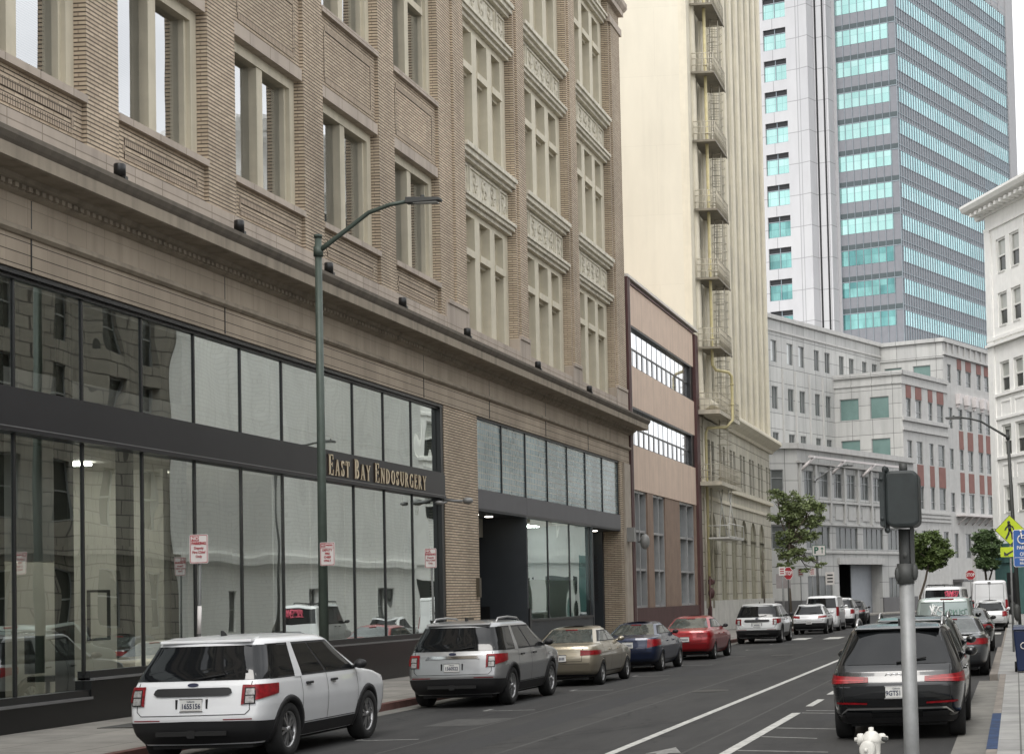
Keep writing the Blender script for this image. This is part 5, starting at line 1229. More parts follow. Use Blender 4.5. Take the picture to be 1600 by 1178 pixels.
    # spoiler
    if style != 'van': mesh('spoiler', col, t, lambda m: m.hexa([(-h*.66, S.par(H-.1)[0]-.02, H-.10), (h*.66, S.par(H-.1)[0]-.02, H-.10), (h*.66, S.par(H-.1)[0]+.25, H-.06), (-h*.66, S.par(H-.1)[0]+.25, H-.06), (-h*.66, S.par(H-.1)[0]-.01, H-.06), (h*.66, S.par(H-.1)[0]-.01, H-.06), (h*.62, S.par(H-.1)[0]+.35, H-.022), (-h*.62, S.par(H-.1)[0]+.35, H-.022)]), False, bevel=.012)
    return t, S, dict(wy=wy, aw=aw, b=b, h=h, H=H, L=L, zb=zb, zt=zt, ya0=ya0, yf0=yf0, ya1=ya1, yf1=yf1, col=col, wr=wr, zc=zc)
def details(t, S, D, doors=True, handles='plastic_black', rails=None, hatch=True, antenna=True, mir='plastic_black', lights='wide'):
    wy, aw, b, h, H, L = D['wy'], D['aw'], D['b'], D['h'], D['H'], D['L']
    def seams(m):
        for p in (.32, .635):
            y0 = lerp(p, D['ya0'], D['yf0']); strip_side(m, S, [(y0, .46), (y0, D['zb']-.03)])
        yf = D['yf0']+.10; strip_side(m, S, [(yf, .46), (yf, D['zb']-.05)])
        y0 = lerp(.32, D['ya0'], D['yf0']); strip_side(m, S, [(y0, .46), (wy[1]-aw-.1, .46)])
        if hatch: z = D['zc']+.08; w_ = h*.80; strip_rear(m, S, [(-w_, z+.06), (-w_+.06, z), (w_-.06, z), (w_, z+.06)]); strip_rear(m, S, [(-w_, z+.06), (-w_, D['zb']-.04)]); strip_rear(m, S, [(w_, z+.06), (w_, D['zb']-.04)])
    mesh('panel_gap', 'seam', t, seams)
    for p in (.37, .68):
        y0 = lerp(p, D['ya0'], D['yf0'])
        for sg in (1, -1): mesh('door_handle', handles, t, lambda m: m.box(*sorted((sg*(S.hw(y0, b-.07)+.0), sg*(S.hw(y0, b-.07)+.045))), y0, y0+.2, b-.09, b-.055), False, bevel=.01)
    mirror(t, S, D['yf0']+.05, b+.12, S.hw(D['yf0'], b+.1), mir)
    if rails:
        for sg in (1, -1):
            ys = (S.par(H-.05)[0]+.35, S.par(H-.05)[1]-.2); x = sg*h*.66
            mesh('roof_rail', rails, t, lambda m: m.tube([(x, ys[0], H-.05), (x, ys[0]+.12, H+.035), (x*1.0, (ys[0]+ys[1])/2, H+.055), (x, ys[1]-.15, H+.02), (x, ys[1], H-.05)], .022, 8))
    if antenna: mesh('antenna', 'plastic_black', t, lambda m: m.ext([(-.012, .95, H-.02), (-.012, 1.15, H-.02), (-.012, 1.0, H+.06), (-.012, .95, H+.065)], (.024, 0, 0)), False)
    if hatch: mesh('wiper', 'seam', t, lambda m: m.tube([(0, S.rear(0, D['zb'])-.03, D['zb']), (.42, S.rear(.42, D['zb']+.05)-.03, D['zb']+.06)], .012, 5))
CAR_L = 'cars parked along the left kerb'; CAR_R = 'vehicles parked along the right kerb'
def explorer(name, label, x, y, col, txt, new=True, rz=0):
    t, S, D = suv(name, label, x, y, col, 5.03, 2.0, 1.76, rz=rz, group=CAR_L, wr=.40)
    details(t, S, D, rails=None if new else 'rim_silver', handles='plastic_black', mir='plastic_black')
    b = D['b']
    for sg in (1, -1):
        tl = mesh('tail_light', 'tail_red', t, lambda m: wrap_patch(m, S, .69, .44, b-.29, b-.015, b-.12, b-.02, .02, sg, 6))
        for z0_, z1_ in ((b-.265, b-.17), (b-.155, b-.07)): mesh('tail_light_lens', 'tail_clear', tl, lambda m: rear_patch(m, S, [(sg*.745, z0_), (sg*.865, z0_)][::sg], [(sg*.745, z1_), (sg*.855, z1_)][::sg], .025, 5, 3))
        mesh('tail_light_bezel', 'seam', tl, lambda m: rear_patch(m, S, [(sg*.73, b-.28), (sg*.88, b-.28)][::sg], [(sg*.73, b-.055), (sg*.87, b-.055)][::sg], .0225, 5, 3))
    mesh('tailgate_strip', 'plastic_black' if new else 'chrome', t, lambda m: rear_patch(m, S, [(-.56, b-.12), (-.5, b-.16 if new else b-.10), (.5, b-.16 if new else b-.10), (.56, b-.12)], [(-.54, b-.07)]+[(-.5, b-.045), (.5, b-.045)]+[(.54, b-.07)], .02, 14, 2))
    mesh('badge', 'plate_ink', t, lambda m: m.ext([(.075*math.cos(a), S.rear(0, b-.02)-.012, b-.005+.028*math.sin(a)) for a in [2*math.pi*k/20 for k in range(20)]], (0, .02, 0)), False)
    plate(t, S, 0.0, b-.28, txt)
    for sx in (-.215, .215): mesh('light_slot', 'seam', t, lambda m: m.box(sx-.012, sx+.012, S.rear(sx, b-.27)-.012, S.rear(sx, b-.27)+.02, b-.33, b-.2), False)
    mesh('tow_hitch', 'seam', t, lambda m: (m.box(-.055, .055, -.02, .02, .37, .475), m.box(-.5, .5, -.015, .03, .40, .46)), False)
    [mesh('bumper_reflector', 'tail_red', t, lambda m: rear_patch(m, S, [(sg*.45, D['zc']+.006), (sg*.84, D['zc']+.006)][::sg], [(sg*.45, D['zc']+.022), (sg*.84, D['zc']+.022)][::sg], .016, 4, 1)) for sg in (1, -1)]
    wheels(t, 2.0, D['wy'], .395, .25, 'rim_silver', 'five')
    return t, S, D
explorer('parked_suv', 'white sport utility car at the bottom left, nearest of the row', -11.4, 23.2, 'paint_white', '1655156')
explorer('parked_suv', 'silver grey sport utility car with roof rails, second in the left row', -11.45, 34.4, 'paint_silver', '1560522', False)
explorer('parked_suv', 'white sport utility car with black bumper behind the red sedan', -11.3, 74.8, 'paint_white_b', '')
def sedan(name, label, x, y, col, L=4.5, W=1.79, H=1.46, glass_='car_glass_light', txt='', light='low', group=CAR_L, rz=0, rim='rim_silver', wing=False):
    t = thing(name, label, 'car', (x, y, 0), rz, group); h = W/2; d = .98
    rows = [(.22, .25, L-.2, h*.85), (.36, .07, L-.05, h*.95), (.55, .0, L, h*.985), (.72, .0, L-.04, h), (.84, .03, L-.35, h*.985), (d-.06, .04, L-.9, h*.96), (d, .07, L-1.3, h*.93), (d+.03, .16, L-1.42, h*.915), (d+.055, .52, L-1.5, h*.90), (d+.10, .66, L-1.58, h*.88), (H-.18, 1.04, L-1.95, h*.77), (H-.07, 1.27, L-2.2, h*.70), (H-.02, 1.52, L-2.4, h*.58), (H, 1.8, L-2.6, h*.38)]
    S = Shape(L, rows, bow=.06, rx=.17); wr = .315; aw = wr+.05; wy = (.86, .86+2.62*(L/4.5)); wy = (.86, L-.86-.05)
    make_body(t, S, col, wy, aw)
    for q in wy:
        for sg in (1, -1): mesh('wheel_arch_trim', col, t, lambda m: ring_strip(m, S, q, wr*.86, aw, aw+.03, .006, sides=(sg,)))
    mesh('underbody', 'interior_dark', t, lambda m: m.box(-h*.7, h*.7, .3, L-.35, .16, .4), False)
    mesh('lower_bumper', 'plastic_black', t, lambda m: [wrap_patch(m, S, 0, wy[0]-aw, .23, .30, .23, .27, .008, sg, 2) for sg in (1, -1)])
    zb, zt = d+.12, H-.13
    ya0, ya1 = .95, 1.42; yf0, yf1 = L-1.75, L-2.15
    for sg in (1, -1): mesh('window_surround', 'plastic_black', t, lambda m: side_patch(m, S, [(ya0-.12, zb-.02), (yf0+.14, zb-.02)], [(ya1-.06, zt+.025), (yf1+.04, zt+.025)], .003, 24, 5, sides=(sg,)))
    for p, q in ((0, .42), (.46, 1)):
        for sg in (1, -1): mesh('side_window', glass_, t, lambda m: side_patch(m, S, [(lerp(p, ya0, yf0), zb), (lerp(q, ya0, yf0), zb)], [(lerp(p, ya1, yf1), zt), (lerp(q, ya1, yf1), zt)], .008, 10, 5, sides=(sg,)))
    r0, r1 = S.par(zb-.02)[2]-.12, S.par(zt+.05)[2]-.13
    mesh('rear_window', glass_, t, lambda m: rear_patch(m, S, [(-r0, d+.085), (r0, d+.085)], [(-r1, zt+.05), (r1, zt+.05)], .010, 16, 8))
    def wind(m):
        G = []
        for j in range(7):
            z = lerp(j/6, d+.06, zt); yr, yf, hw = S.par(z)[:3]; w_ = S.hw(yf-.4, z)-.1; G.append([(w_*(1-2*i/12), yf+.012+.06*(1-(1-2*i/12)**2), z) for i in range(13)])
        m.grid(G)
    mesh('windscreen', glass_, t, wind)
    for sg in (1, -1):
        if light == 'low': mesh('tail_light', 'tail_red', t, lambda m: wrap_patch(m, S, .50, .35, .76, .89, .78, .87, .012, sg, 5))
        elif light == 'tri': mesh('tail_light', 'tail_red', t, lambda m: wrap_patch(m, S, .56, .22, .70, .95, .80, .93, .012, sg, 5))
        else: mesh('tail_light', 'tail_red', t, lambda m: wrap_patch(m, S, .40, .40, .77, .93, .79, .91, .012, sg, 5))
    def seams(m):
        for p in (0.02, .44): y0 = lerp(p, ya0, yf0); strip_side(m, S, [(y0, .38), (y0, zb-.03)], .01)
        strip_side(m, S, [(yf0+.08, .32), (yf0+.08, zb-.05)], .01); strip_side(m, S, [(ya0+.3, .32), (yf0+.08, .32)], .012)
        strip_rear(m, S, [(-h*.62, d-.03), (-h*.60, .62), (h*.60, .62), (h*.62, d-.03)], .01)
        strip_rear(m, S, [(-h*.8, .56), (h*.8, .56)], .008)
    mesh('panel_gap', 'seam', t, seams)
    for p in (.30, .80):
        y0 = lerp(p, ya0, yf0)
        for sg in (1, -1): mesh('door_handle', col, t, lambda m: m.box(*sorted((sg*(S.hw(y0, .86)), sg*(S.hw(y0, .86)+.035))), y0, y0+.18, .85, .88), False, bevel=.008)
    mirror(t, S, yf0+.1, d+.12, S.hw(yf0, d+.1), 'plastic_black' if col != 'paint_champagne' else col, (.09, .10, .065))
    plate(t, S, 0, .70 if light != 'tri' else .78, txt)
    mesh('high_brake_light', 'tail_red', t, lambda m: m.box(-.15, .15, S.rear(0, zt+.03)-.015, S.rear(0, zt+.03)+.02, zt+.03, zt+.055), False)
    if wing: mesh('boot_spoiler', col, t, lambda m: m.box(-h*.6, h*.6, .06, .2, d+.03, d+.06), False, bevel=.01)
    wheels(t, W, wy, wr, .215, rim, 'ten')
    return t
sedan('parked_sedan', 'champagne gold sedan parked behind the silver sport utility car', -11.2, 41.8, 'paint_champagne', 4.5, 1.78, 1.46, txt='', light='low')
sedan('parked_sedan', 'dark blue sedan parked between the gold and the red sedans', -11.15, 49.0, 'paint_navy', 4.45, 1.72, 1.43, txt='', light='tri')
sedan('parked_sedan', 'red sedan parked in the left row', -11.1, 57.3, 'paint_red', 4.65, 1.82, 1.47, txt='', light='wide')
t, S, D = suv('parked_crossover', 'small white crossover with plastic bumper beyond the crosswalk', -10.75, 89.2, 'paint_white', 4.35, 1.8, 1.58, style='b', group=CAR_L, wr=.35)
details(t, S, D, mir='paint_white')
for sg in (1, -1): mesh('tail_light', 'tail_red', t, lambda m: wrap_patch(m, S, .48, .5, .83, .96, .93, .99, .014, sg, 4))
plate(t, S, 0, .62, ''); wheels(t, 1.8, D['wy'], .345, .22, 'rim_silver', 'ten')
t, S, D = suv('parked_van', 'white passenger van rising above the small white crossover', -10.75, 95.3, 'paint_white', 4.9, 1.86, 1.98, style='van', clad=False, group=CAR_L, wr=.34, cat='van')
details(t, S, D, mir='paint_white')
for sg in (1, -1): mesh('tail_light', 'tail_red', t, lambda m: wrap_patch(m, S, .80, .2, .85, 1.35, .85, 1.35, .014, sg, 4))
wheels(t, 1.86, D['wy'], .34, .22, 'rim_silver', 'ten')
t, S, D = suv('parked_suv', 'white sport utility car ahead of the white passenger van', -10.55, 102.2, 'paint_white', 4.6, 1.88, 1.82, group=CAR_L, wr=.37)
details(t, S, D); 
for sg in (1, -1): mesh('tail_light', 'tail_red', t, lambda m: wrap_patch(m, S, .72, .35, .85, 1.15, .9, 1.1, .014, sg, 4))
wheels(t, 1.88, D['wy'], .37, .23, 'rim_silver', 'ten')
t, S, D = suv('parked_crossover', 'dark crossover at the far end of the left row', -10.5, 109.5, 'paint_black', 4.4, 1.84, 1.62, style='b', group=CAR_L, wr=.35)
details(t, S, D, mir='paint_black'); wheels(t, 1.84, D['wy'], .345, .22, 'rim_dark', 'ten')
for sg in (1, -1): mesh('tail_light', 'tail_red', t, lambda m: wrap_patch(m, S, .5, .4, .85, .97, .93, .99, .014, sg, 4))
# right row
def q5(name, label, x, y, col, txt, lens=True):
    t, S, D = suv(name, label, x, y, col, 4.66, 1.89, 1.64, style='b', clad=False, group=CAR_R, wr=.375)
    details(t, S, D, rails='rim_silver', handles=col, mir='paint_black')
    b = D['b']
    for sg in (1, -1):
        mesh('tail_light', 'tail_red', t, lambda m: wrap_patch(m, S, .40, .42, b-.19, b-.12, b-.23, b-.055, .016, sg, 5)); mesh('tail_light_strip', 'tail_strip', t, lambda m: wrap_patch(m, S, .46, .40, b-.165, b-.155, b-.15, b-.135, .019, sg, 2))
        mesh('bumper_reflector', 'tail_red', t, lambda m: rear_patch(m, S, [(sg*.42, .52), (sg*.86, .53)][::sg], [(sg*.42, .545), (sg*.86, .56)][::sg], .016, 6, 1))
        mesh('exhaust_trim', 'plastic_black', t, lambda m: rear_patch(m, S, [(sg*.36, .335), (sg*.72, .335)][::sg], [(sg*.36, .405), (sg*.74, .42)][::sg], .03, 6, 2))
    mesh('tailgate_recess', 'paint_black', t, lambda m: rear_patch(m, S, [(-.58, b-.42), (.58, b-.42)], [(-.66, b-.245), (.66, b-.245)], .008, 10, 3))
    mesh('bumper_trim', 'chrome', t, lambda m: rear_patch(m, S, [(-.80, .37), (-.70, .445), (.70, .445), (.80, .37)], [(-.79, .40), (-.70, .472), (.70, .472), (.79, .40)], .033, 24, 1))
    mesh('rear_diffuser', 'plastic_black', t, lambda m: [wrap_patch(m, S, 0, .3, .25, .33, .26, .34, .016, sg, 2) for sg in (1, -1)])
    mesh('roof_edge', 'paint_silver', t, lambda m: m.box(-.60, .60, S.par(D['H']-.1)[0]-.05, S.par(D['H']-.1)[0]+.12, D['H']-.074, D['H']-.055), False)
    mesh('brand_rings', 'chrome', t, lambda m: [m.tube([(cx_+.05*math.cos(a), S.rear(0, b-.07)-.012, b-.13+.05*math.sin(a)) for a in [2*math.pi*k/14 for k in range(15)]], .007, 4, False) for cx_ in (-.11, -.037, .037, .11)])
    plate(t, S, 0, b-.335, txt)
    wheels(t, 1.89, D['wy'], .37, .235, 'rim_dark', 'ten')
q5('parked_suv', 'black sport utility car right behind the fire hydrant, nearest on the right', -1.72, 24.3, 'paint_black', '9GTS114')
q5('parked_suv', 'dark green grey sport utility car with roof rails ahead of the black one', -1.88, 30.5, 'paint_green_grey', '')
sedan('parked_sedan', 'grey sedan parked second to last before the graffiti van', -1.62, 41.6, 'paint_graphite', 4.7, 1.83, 1.46, txt='', light='wide', group=CAR_R, wing=True)
t, S, D = suv('graffiti_van', 'low grey green van with scrawled graffiti across its rear doors', -2.18, 52, 'paint_sage', 4.3, 1.72, 1.88, style='van', clad=False, group=CAR_R, wr=.32, cat='van', glass_='car_glass_light')
mat('spray_white', (.72, .73, .72), .6, var=.1); mat('spray_green', (.05, .16, .10), .6, var=.2); mat('spray_pink', (.62, .10, .16), .6, var=.2); mat('van_glass_pale', (.28, .33, .32), .1, .3, var=.1)
mesh('door_window', 'van_glass_pale', t, lambda m: (rear_patch(m, S, [(-.74, 1.2), (-.03, 1.2)], [(-.70, 1.72), (-.03, 1.72)], .014, 6, 4), rear_patch(m, S, [(.03, 1.2), (.74, 1.2)], [(.03, 1.72), (.70, 1.72)], .014, 6, 4)))
mesh('door_gap', 'seam', t, lambda m: strip_rear(m, S, [(0, .45), (0, 1.78)], .02, .02))
def scrawl(mt, S, pts, w, nm='graffiti', off=.03):
    mesh(nm, mt, t, lambda m: m.tube([(x, S.rear(x, z)-off, z) for x, z in pts], w, 4))
def letter_pts(kind, x, z, s_):
    P = {'C': [(.5, .9), (.15, .8), (0, .4), (.15, .05), (.5, .1)], 'K': [(.1, 1), (.1, 0), (.1, .5), (.5, .95), (.15, .5), (.55, .0)], 'R': [(.1, 0), (.1, 1), (.5, .85), (.45, .55), (.1, .5), (.55, 0)], 'U': [(.0, .9), (.05, .15), (.35, .0), (.5, .3), (.5, .95)],
         'S': [(.5, .9), (.1, .85), (.1, .55), (.5, .4), (.45, .05), (.0, .1)], 'E': [(.5, .9), (.1, .95), (.05, .5), (.4, .5), (.05, .5), (.05, .05), (.5, .1)], 'Z': [(0, .9), (.5, .9), (0, 0), (.6, .1)], 'X': [(0, 1), (.5, 0), (.25, .5), (0, 0), (.55, 1)]}[kind]
    return [(x+a*s_*.8, z+b*s_) for a, b in P]
for i, c in enumerate('CRKUSE'): scrawl('spray_green', S, letter_pts(c, .04+i*.115, 1.26+.02*(i % 2), .24), .010)
for i, c in enumerate('XZS'): scrawl('spray_white', S, letter_pts(c, -.42+i*.12, 1.3, .34), .024)
scrawl('spray_white', S, letter_pts('K', -.36, 1.28, .4), .02)
for sg in (1, -1): mesh('tail_light', 'tail_red', t, lambda m: wrap_patch(m, S, .74, .12, .8, 1.15, .8, 1.15, .014, sg, 3))
mesh('roof_lip', 'tail_red', t, lambda m: m.box(-.1, .3, S.rear(0, 1.82)-.03, S.rear(0, 1.82)+.03, 1.80, 1.84), False)
details(t, S, D, hatch=False, mir='paint_black'); plate(t, S, -.0, .75, ''); wheels(t, 1.72, D['wy'], .32, .2, 'rim_silver', 'ten')
t2 = sedan('parked_sedan', 'black sedan mostly hidden ahead of the graffiti van', -1.7, 57.6, 'paint_black', 4.6, 1.84, 1.46, txt='', light='wide', group=CAR_R)
t, S, D = suv('graffiti_van', 'small white van with pink graffiti and a roof rack beyond the grey green van', -3.05, 71.5, 'paint_white', 4.5, 1.75, 2.24, style='van', clad=False, group=CAR_R, wr=.33, cat='van', rz=R_(-4))
for i, c in enumerate('SKXRZ'): scrawl('spray_pink', S, letter_pts(c, .10+i*.11, 1.72, .34), .028)
for i, c in enumerate('EUS'): scrawl('spray_pink', S, letter_pts(c, .14+i*.16, 1.76, .26), .02)
def rack(m):
    for y in (.5, 1.5, 2.4): m.tube([(-.7, y, 2.15), (-.7, y, 2.3), (.3, y, 2.3), (.3, y, 2.2)], .02, 5)
    for x in (-.6, -.3, 0): m.tube([(x, .3, 2.32), (x, 2.6, 2.32)], .022, 5)
mesh('roof_rack', 'plastic_black', t, rack)
details(t, S, D, hatch=False); wheels(t, 1.75, D['wy'], .33, .2, 'rim_silver', 'ten')
t, S, D = suv('parked_hatchback', 'small white hatchback in front of the tall white van', -1.3, 85.1, 'paint_white', 4.2, 1.72, 1.53, style='b', clad=False, group=CAR_R, wr=.33)
details(t, S, D, mir='paint_white')
for sg in (1, -1): mesh('tail_light', 'tail_red', t, lambda m: wrap_patch(m, S, .60, .3, .72, .98, .75, .98, .014, sg, 4))
mesh('lower_bumper', 'plastic_black', t, lambda m: [wrap_patch(m, S, 0, .4, .25, .42, .25, .36, .02, sg, 3) for sg in (1, -1)]); plate(t, S, 0, .70, ''); wheels(t, 1.72, D['wy'], .33, .21, 'rim_dark', 'ten')
t, S, D = suv('cargo_van', 'tall white cargo van with blank rear doors at the far right', -1.42, 93, 'paint_white', 5.6, 2.0, 2.55, style='van', clad=False, group=CAR_R, wr=.36, cat='van', glass_='paint_white')
mesh('door_gap', 'seam', t, lambda m: (strip_rear(m, S, [(0, .5), (0, 2.35)], .02, .012), strip_rear(m, S, [(-.8, .5), (-.75, 2.35), (.75, 2.35), (.8, .5)], .02, .012)))
for sg in (1, -1): mesh('tail_light', 'tail_red', t, lambda m: wrap_patch(m, S, .84, .1, .9, 1.5, .9, 1.5, .014, sg, 3))
mirror(t, S, 4.3, 1.5, .98, 'plastic_black', (.12, .12, .2)); wheels(t, 2.0, D['wy'], .36, .23, 'rim_dark', 'ten')
mesh('door_hardware', 'plastic_black', t, lambda m: (m.box(-.08, .08, .03, .08, 2.40, 2.46), m.box(.04, .1, -.02, .05, 1.1, 1.3)), False)
# ---------------------------------------------------------------- street furniture
mat('pole_green', (.065, .085, .07), .5, .2, var=.2, vscale=3); mat('galv', (.23, .235, .235), .55, .35, var=.2, vscale=5, bump=.1); mat('pole_dark', (.05, .052, .05), .6, .2)
mat('post_grey', (.13, .135, .13), .6, .3, var=.2); mat('sign_white', (.66, .63, .61), .5, var=.06); mat('sign_red', (.34, .02, .03), .45, var=.15); mat('sign_back', (.33, .30, .30), .5, .4); mat('sign_yellow', (.50, .62, .02), .45, var=.05)
mat('sign_blue', (.02, .09, .30), .4, var=.08); mat('sign_green', (.03, .12, .08), .5); mat('signal_black', (.013, .018, .018), .6, var=.35, vscale=8); mat('hydrant_white', (.60, .59, .55), .5, var=.1, vscale=9, stain=.12, bump=.3)
mat('bin_blue', (.008, .018, .06), .4, var=.15); mat('hyd_yellow', (.5, .36, .03), .6)
mat('lamp_lens', (.5, .5, .48), .3)
LP = 'street lamps along the block'
def lamp(label, x, y, h, arm, r=.085, col='pole_green', lean=0, hd=.62, pol='pole_green'):
    t = thing('street_lamp', label, 'street lamp', (x, y, .15), 0, LP); sg = 1 if arm > 0 else -1
    m = MB(); m.tube([(x, y, .15), (x+lean*.5, y, h*.5), (x+lean, y, h)], [r*1.15, r, r*.78], 14); m.lathe([(r*1.9, .15), (r*1.9, .35), (r*1.2, .45)], (x, y, 0), 12); m.tube([(x+lean, y, h), (x+lean, y, h+.06)], r*.95, 12); m.build('pole', pol, t)
    xx = x+lean; P = [(xx, y, h-.28), (xx+.12*arm, y, h-.12), (xx+.3*arm, y, h+.12), (xx+.55*arm, y, h+.46), (xx+.78*arm, y, h+.60), (xx+arm, y, h+.66)] if hd else []
    m = MB(); m.tube(P, [.055, .052, .048, .045, .042, .04], 8); m.tube([(xx, y, h-.38), (xx, y, h-.18)], r*1.1, 10); m.build('arm', pol, t)
    e = P[-1]; m = MB(); m.hexa([(e[0]-sg*.08, y-.1, e[2]-.06), (e[0]+sg*hd, y-.12, e[2]-.03), (e[0]+sg*hd, y+.12, e[2]-.03), (e[0]-sg*.08, y+.1, e[2]-.06), (e[0]-sg*.08, y-.08, e[2]+.07), (e[0]+sg*hd, y-.1, e[2]+.035), (e[0]+sg*hd, y+.1, e[2]+.035), (e[0]-sg*.08, y+.08, e[2]+.07)])
    m.lathe([(.001, .05), (.045, .05), (.045, -.0)], (e[0]+sg*.25, y, e[2]+.06), 8); m.build('lamp_head', 'pole_dark', t, bevel=.015)
    m = MB(); m.box(*sorted((e[0]+sg*.08, e[0]+sg*(hd-.06))), y-.08, y+.08, e[2]-.065, e[2]-.045); m.build('lens', 'lamp_lens', t)
    return t
lamp('green lamp post standing before the black framed shop windows', -13.72, 33.5, 9.52, 1.9)
t = lamp('grey lamp post beyond the parked cars that carries the garage sign', -13.3, 116, 10.0, 2.0, .08, pol='galv')
lamp('dark lamp post beside the crossing sign at the right edge', .12, 76, 9.0, -2.1, .09, lean=-.25, pol='pole_dark')
def octagon(m, c, r, th, ry=0):
    P = [(c[0]+r*math.cos(R_(22.5+45*k))*math.cos(ry), c[1]+r*math.cos(R_(22.5+45*k))*math.sin(ry), c[2]+r*math.sin(R_(22.5+45*k))) for k in range(8)]
    m.ext(P, (-math.sin(ry)*th*-1, math.cos(ry)*th, 0))
def panel(t, name, mt, w, h, x=0, z=0, th=.012, y=0, bevel=0):
    m = MB(); m.box(x-w/2, x+w/2, y-th, y, z-h/2, z+h/2); return m.build(name, mt, t, world=False, bevel=bevel)
def rrect(w, h, r, x=0, z=0, n=4):
    P = []
    for cx_, cz_, a0 in ((w/2-r, h/2-r, 0), (-w/2+r, h/2-r, 90), (-w/2+r, -h/2+r, 180), (w/2-r, -h/2+r, 270)):
        for i in range(n+1): a = R_(a0+90*i/n); P.append((x+cx_+r*math.cos(a), z+cz_+r*math.sin(a)))
    return P
def rpanel(t, name, mt, w, h, x=0, z=0, y=0, th=.004, r=.03):
    m = MB(); m.ext([(a, y-th, b) for a, b in rrect(w, h, r, x, z)], (0, th, 0)); return m.build(name, mt, t, world=False)
NPG = 'no parking signs along the left pavement'
def nopark(label, x, y, zc, w, h, lines, pole=True, tilt=0, ptop=None, rz=0, style=0):
    t = thing('parking_sign', label, 'sign', (x, y, .16), rz, NPG); z = zc-.16
    if pole: m = MB(); m.tube([(tilt, .04, 0), (0, .04, z+h*.4)], .028, 8); m.build('post', 'post_grey', t, world=False)
    rpanel(t, 'panel', 'sign_white', w, h, 0, z, 0, .006, .03)
    m = MB()
    P, Q = rrect(w-.02, h-.02, .025, 0, z), rrect(w-.04, h-.04, .018, 0, z)
    for i in range(len(P)): j = (i+1) % len(P); m.poly([(P[i][0], -.009, P[i][1]), (P[j][0], -.009, P[j][1]), (Q[j][0], -.009, Q[j][1]), (Q[i][0], -.009, Q[i][1])])
    m.build('border', 'sign_red', t, world=False)
    if style == 0:
        panel(t, 'red_block', 'sign_red', w*.42, h*.17, -w*.2, z+h*.355, .009); add_text('lettering', 'NO', h*.17, 'sign_white', t, (-w*.2, -.011, z+h*.36), bold=.003)
        add_text('lettering', 'PARKING', h*.135, 'sign_red', t, (0, -.009, z+h*.19), bold=.003, sx=.9)
        for i, s_ in enumerate(('Deputy', 'Fire Chief', 'Only')): add_text('lettering', s_, h*.125, 'sign_red', t, (0, -.009, z+h*(.03-.145*i)), bold=.0015, sx=.92)
    else:
        panel(t, 'red_block', 'sign_red', w*.30, h*.14, -w*.28, z+h*.37, .009); add_text('lettering', 'NO', h*.12, 'sign_white', t, (-w*.28, -.011, z+h*.37), bold=.002, sx=.8); add_text('lettering', 'PARKING', h*.10, 'sign_red', t, (w*.13, -.009, z+h*.37), bold=.002, sx=.7)
        panel(t, 'red_line', 'sign_red', w-.04, .006, 0, z+h*.26, .009)
        for i, s_ in enumerate(('DEPUTY', 'FIRE', 'CHIEF', 'ONLY')): add_text('lettering', s_, h*.13, 'sign_red', t, (0, -.009, z+h*(.16-.15*i)), bold=.002, sx=.9)
    return t
nopark('no parking sign on its own post above the nearest white car', -13.15, 27.1, 3.12, .31, .47, 0, tilt=-.06)
nopark('no parking sign strapped to the green lamp post', -13.5, 33.2, 3.17, .30, .46, 0, pole=False, style=1)
m_ = nopark('no parking sign on its own post above the silver sport utility car', -13.63, 39.6, 3.2, .28, .46, 0, tilt=.06)
def sticker_post():
    t = thing('post_sticker', 'white sticker strip wrapped round the first no parking post', 'sticker', (-13.18, 27.1, 1.9))
    m = MB(); m.tube([(-13.182, 27.14, 1.75), (-13.170, 27.14, 2.2)], .033, 10); m.build('strip', 'sign_white', t)
sticker_post()
# garage sign on the second lamp
t = thing('garage_sign', 'white sign with a P and an upward arrow strapped to the grey lamp post', 'sign', (-13.15, 115.8, 4.6))
rpanel(t, 'panel', 'sign_green', .92, .72, 0, .4, 0, .01, .05); rpanel(t, 'face', 'sign_white', .84, .64, 0, .4, -.0105, .004, .04)
add_text('lettering', 'P', .62, 'sign_green', t, (-.17, -.018, .40), bold=.02)
m = MB(); m.ext([(.2, -.018, .2), (.26, -.018, .2), (.26, -.018, .5), (.34, -.018, .48), (.23, -.018, .65), (.12, -.018, .48), (.2, -.018, .5)], (0, .003, 0)); m.build('arrow', 'sign_green', t, world=False)
def stop_sign(label, x, y, zc, r, ry=0, post='galv', ztop=None):
    t = thing('stop_sign', label, 'sign', (x, y, .12), 0)
    m = MB(); m.tube([(0, .05, 0), (0, .05, zc+.3)], .035, 8); m.build('post', post, t, world=False)
    m = MB(); octagon(m, (0, 0, zc), r, .01, ry); m.build('rim', 'sign_white', t, world=False)
    m = MB(); octagon(m, (math.sin(ry)*.006, -.006*math.cos(ry), zc), r*.92, .004, ry); m.build('panel', 'sign_red', t, world=False)
    add_text('lettering', 'STOP', r*.82, 'sign_white', t, (math.sin(ry)*.012, -.012*math.cos(ry), zc), (math.pi/2, 0, ry), bold=.012, sx=.78)
    return t
stop_sign('stop sign facing the camera left of the tall white cargo van', -3.38, 131, 3.05, .41)
stop_sign('stop sign turned sideways on a dark post by the street tree', -13.05, 99, 3.2, .40, R_(52), 'pole_dark')
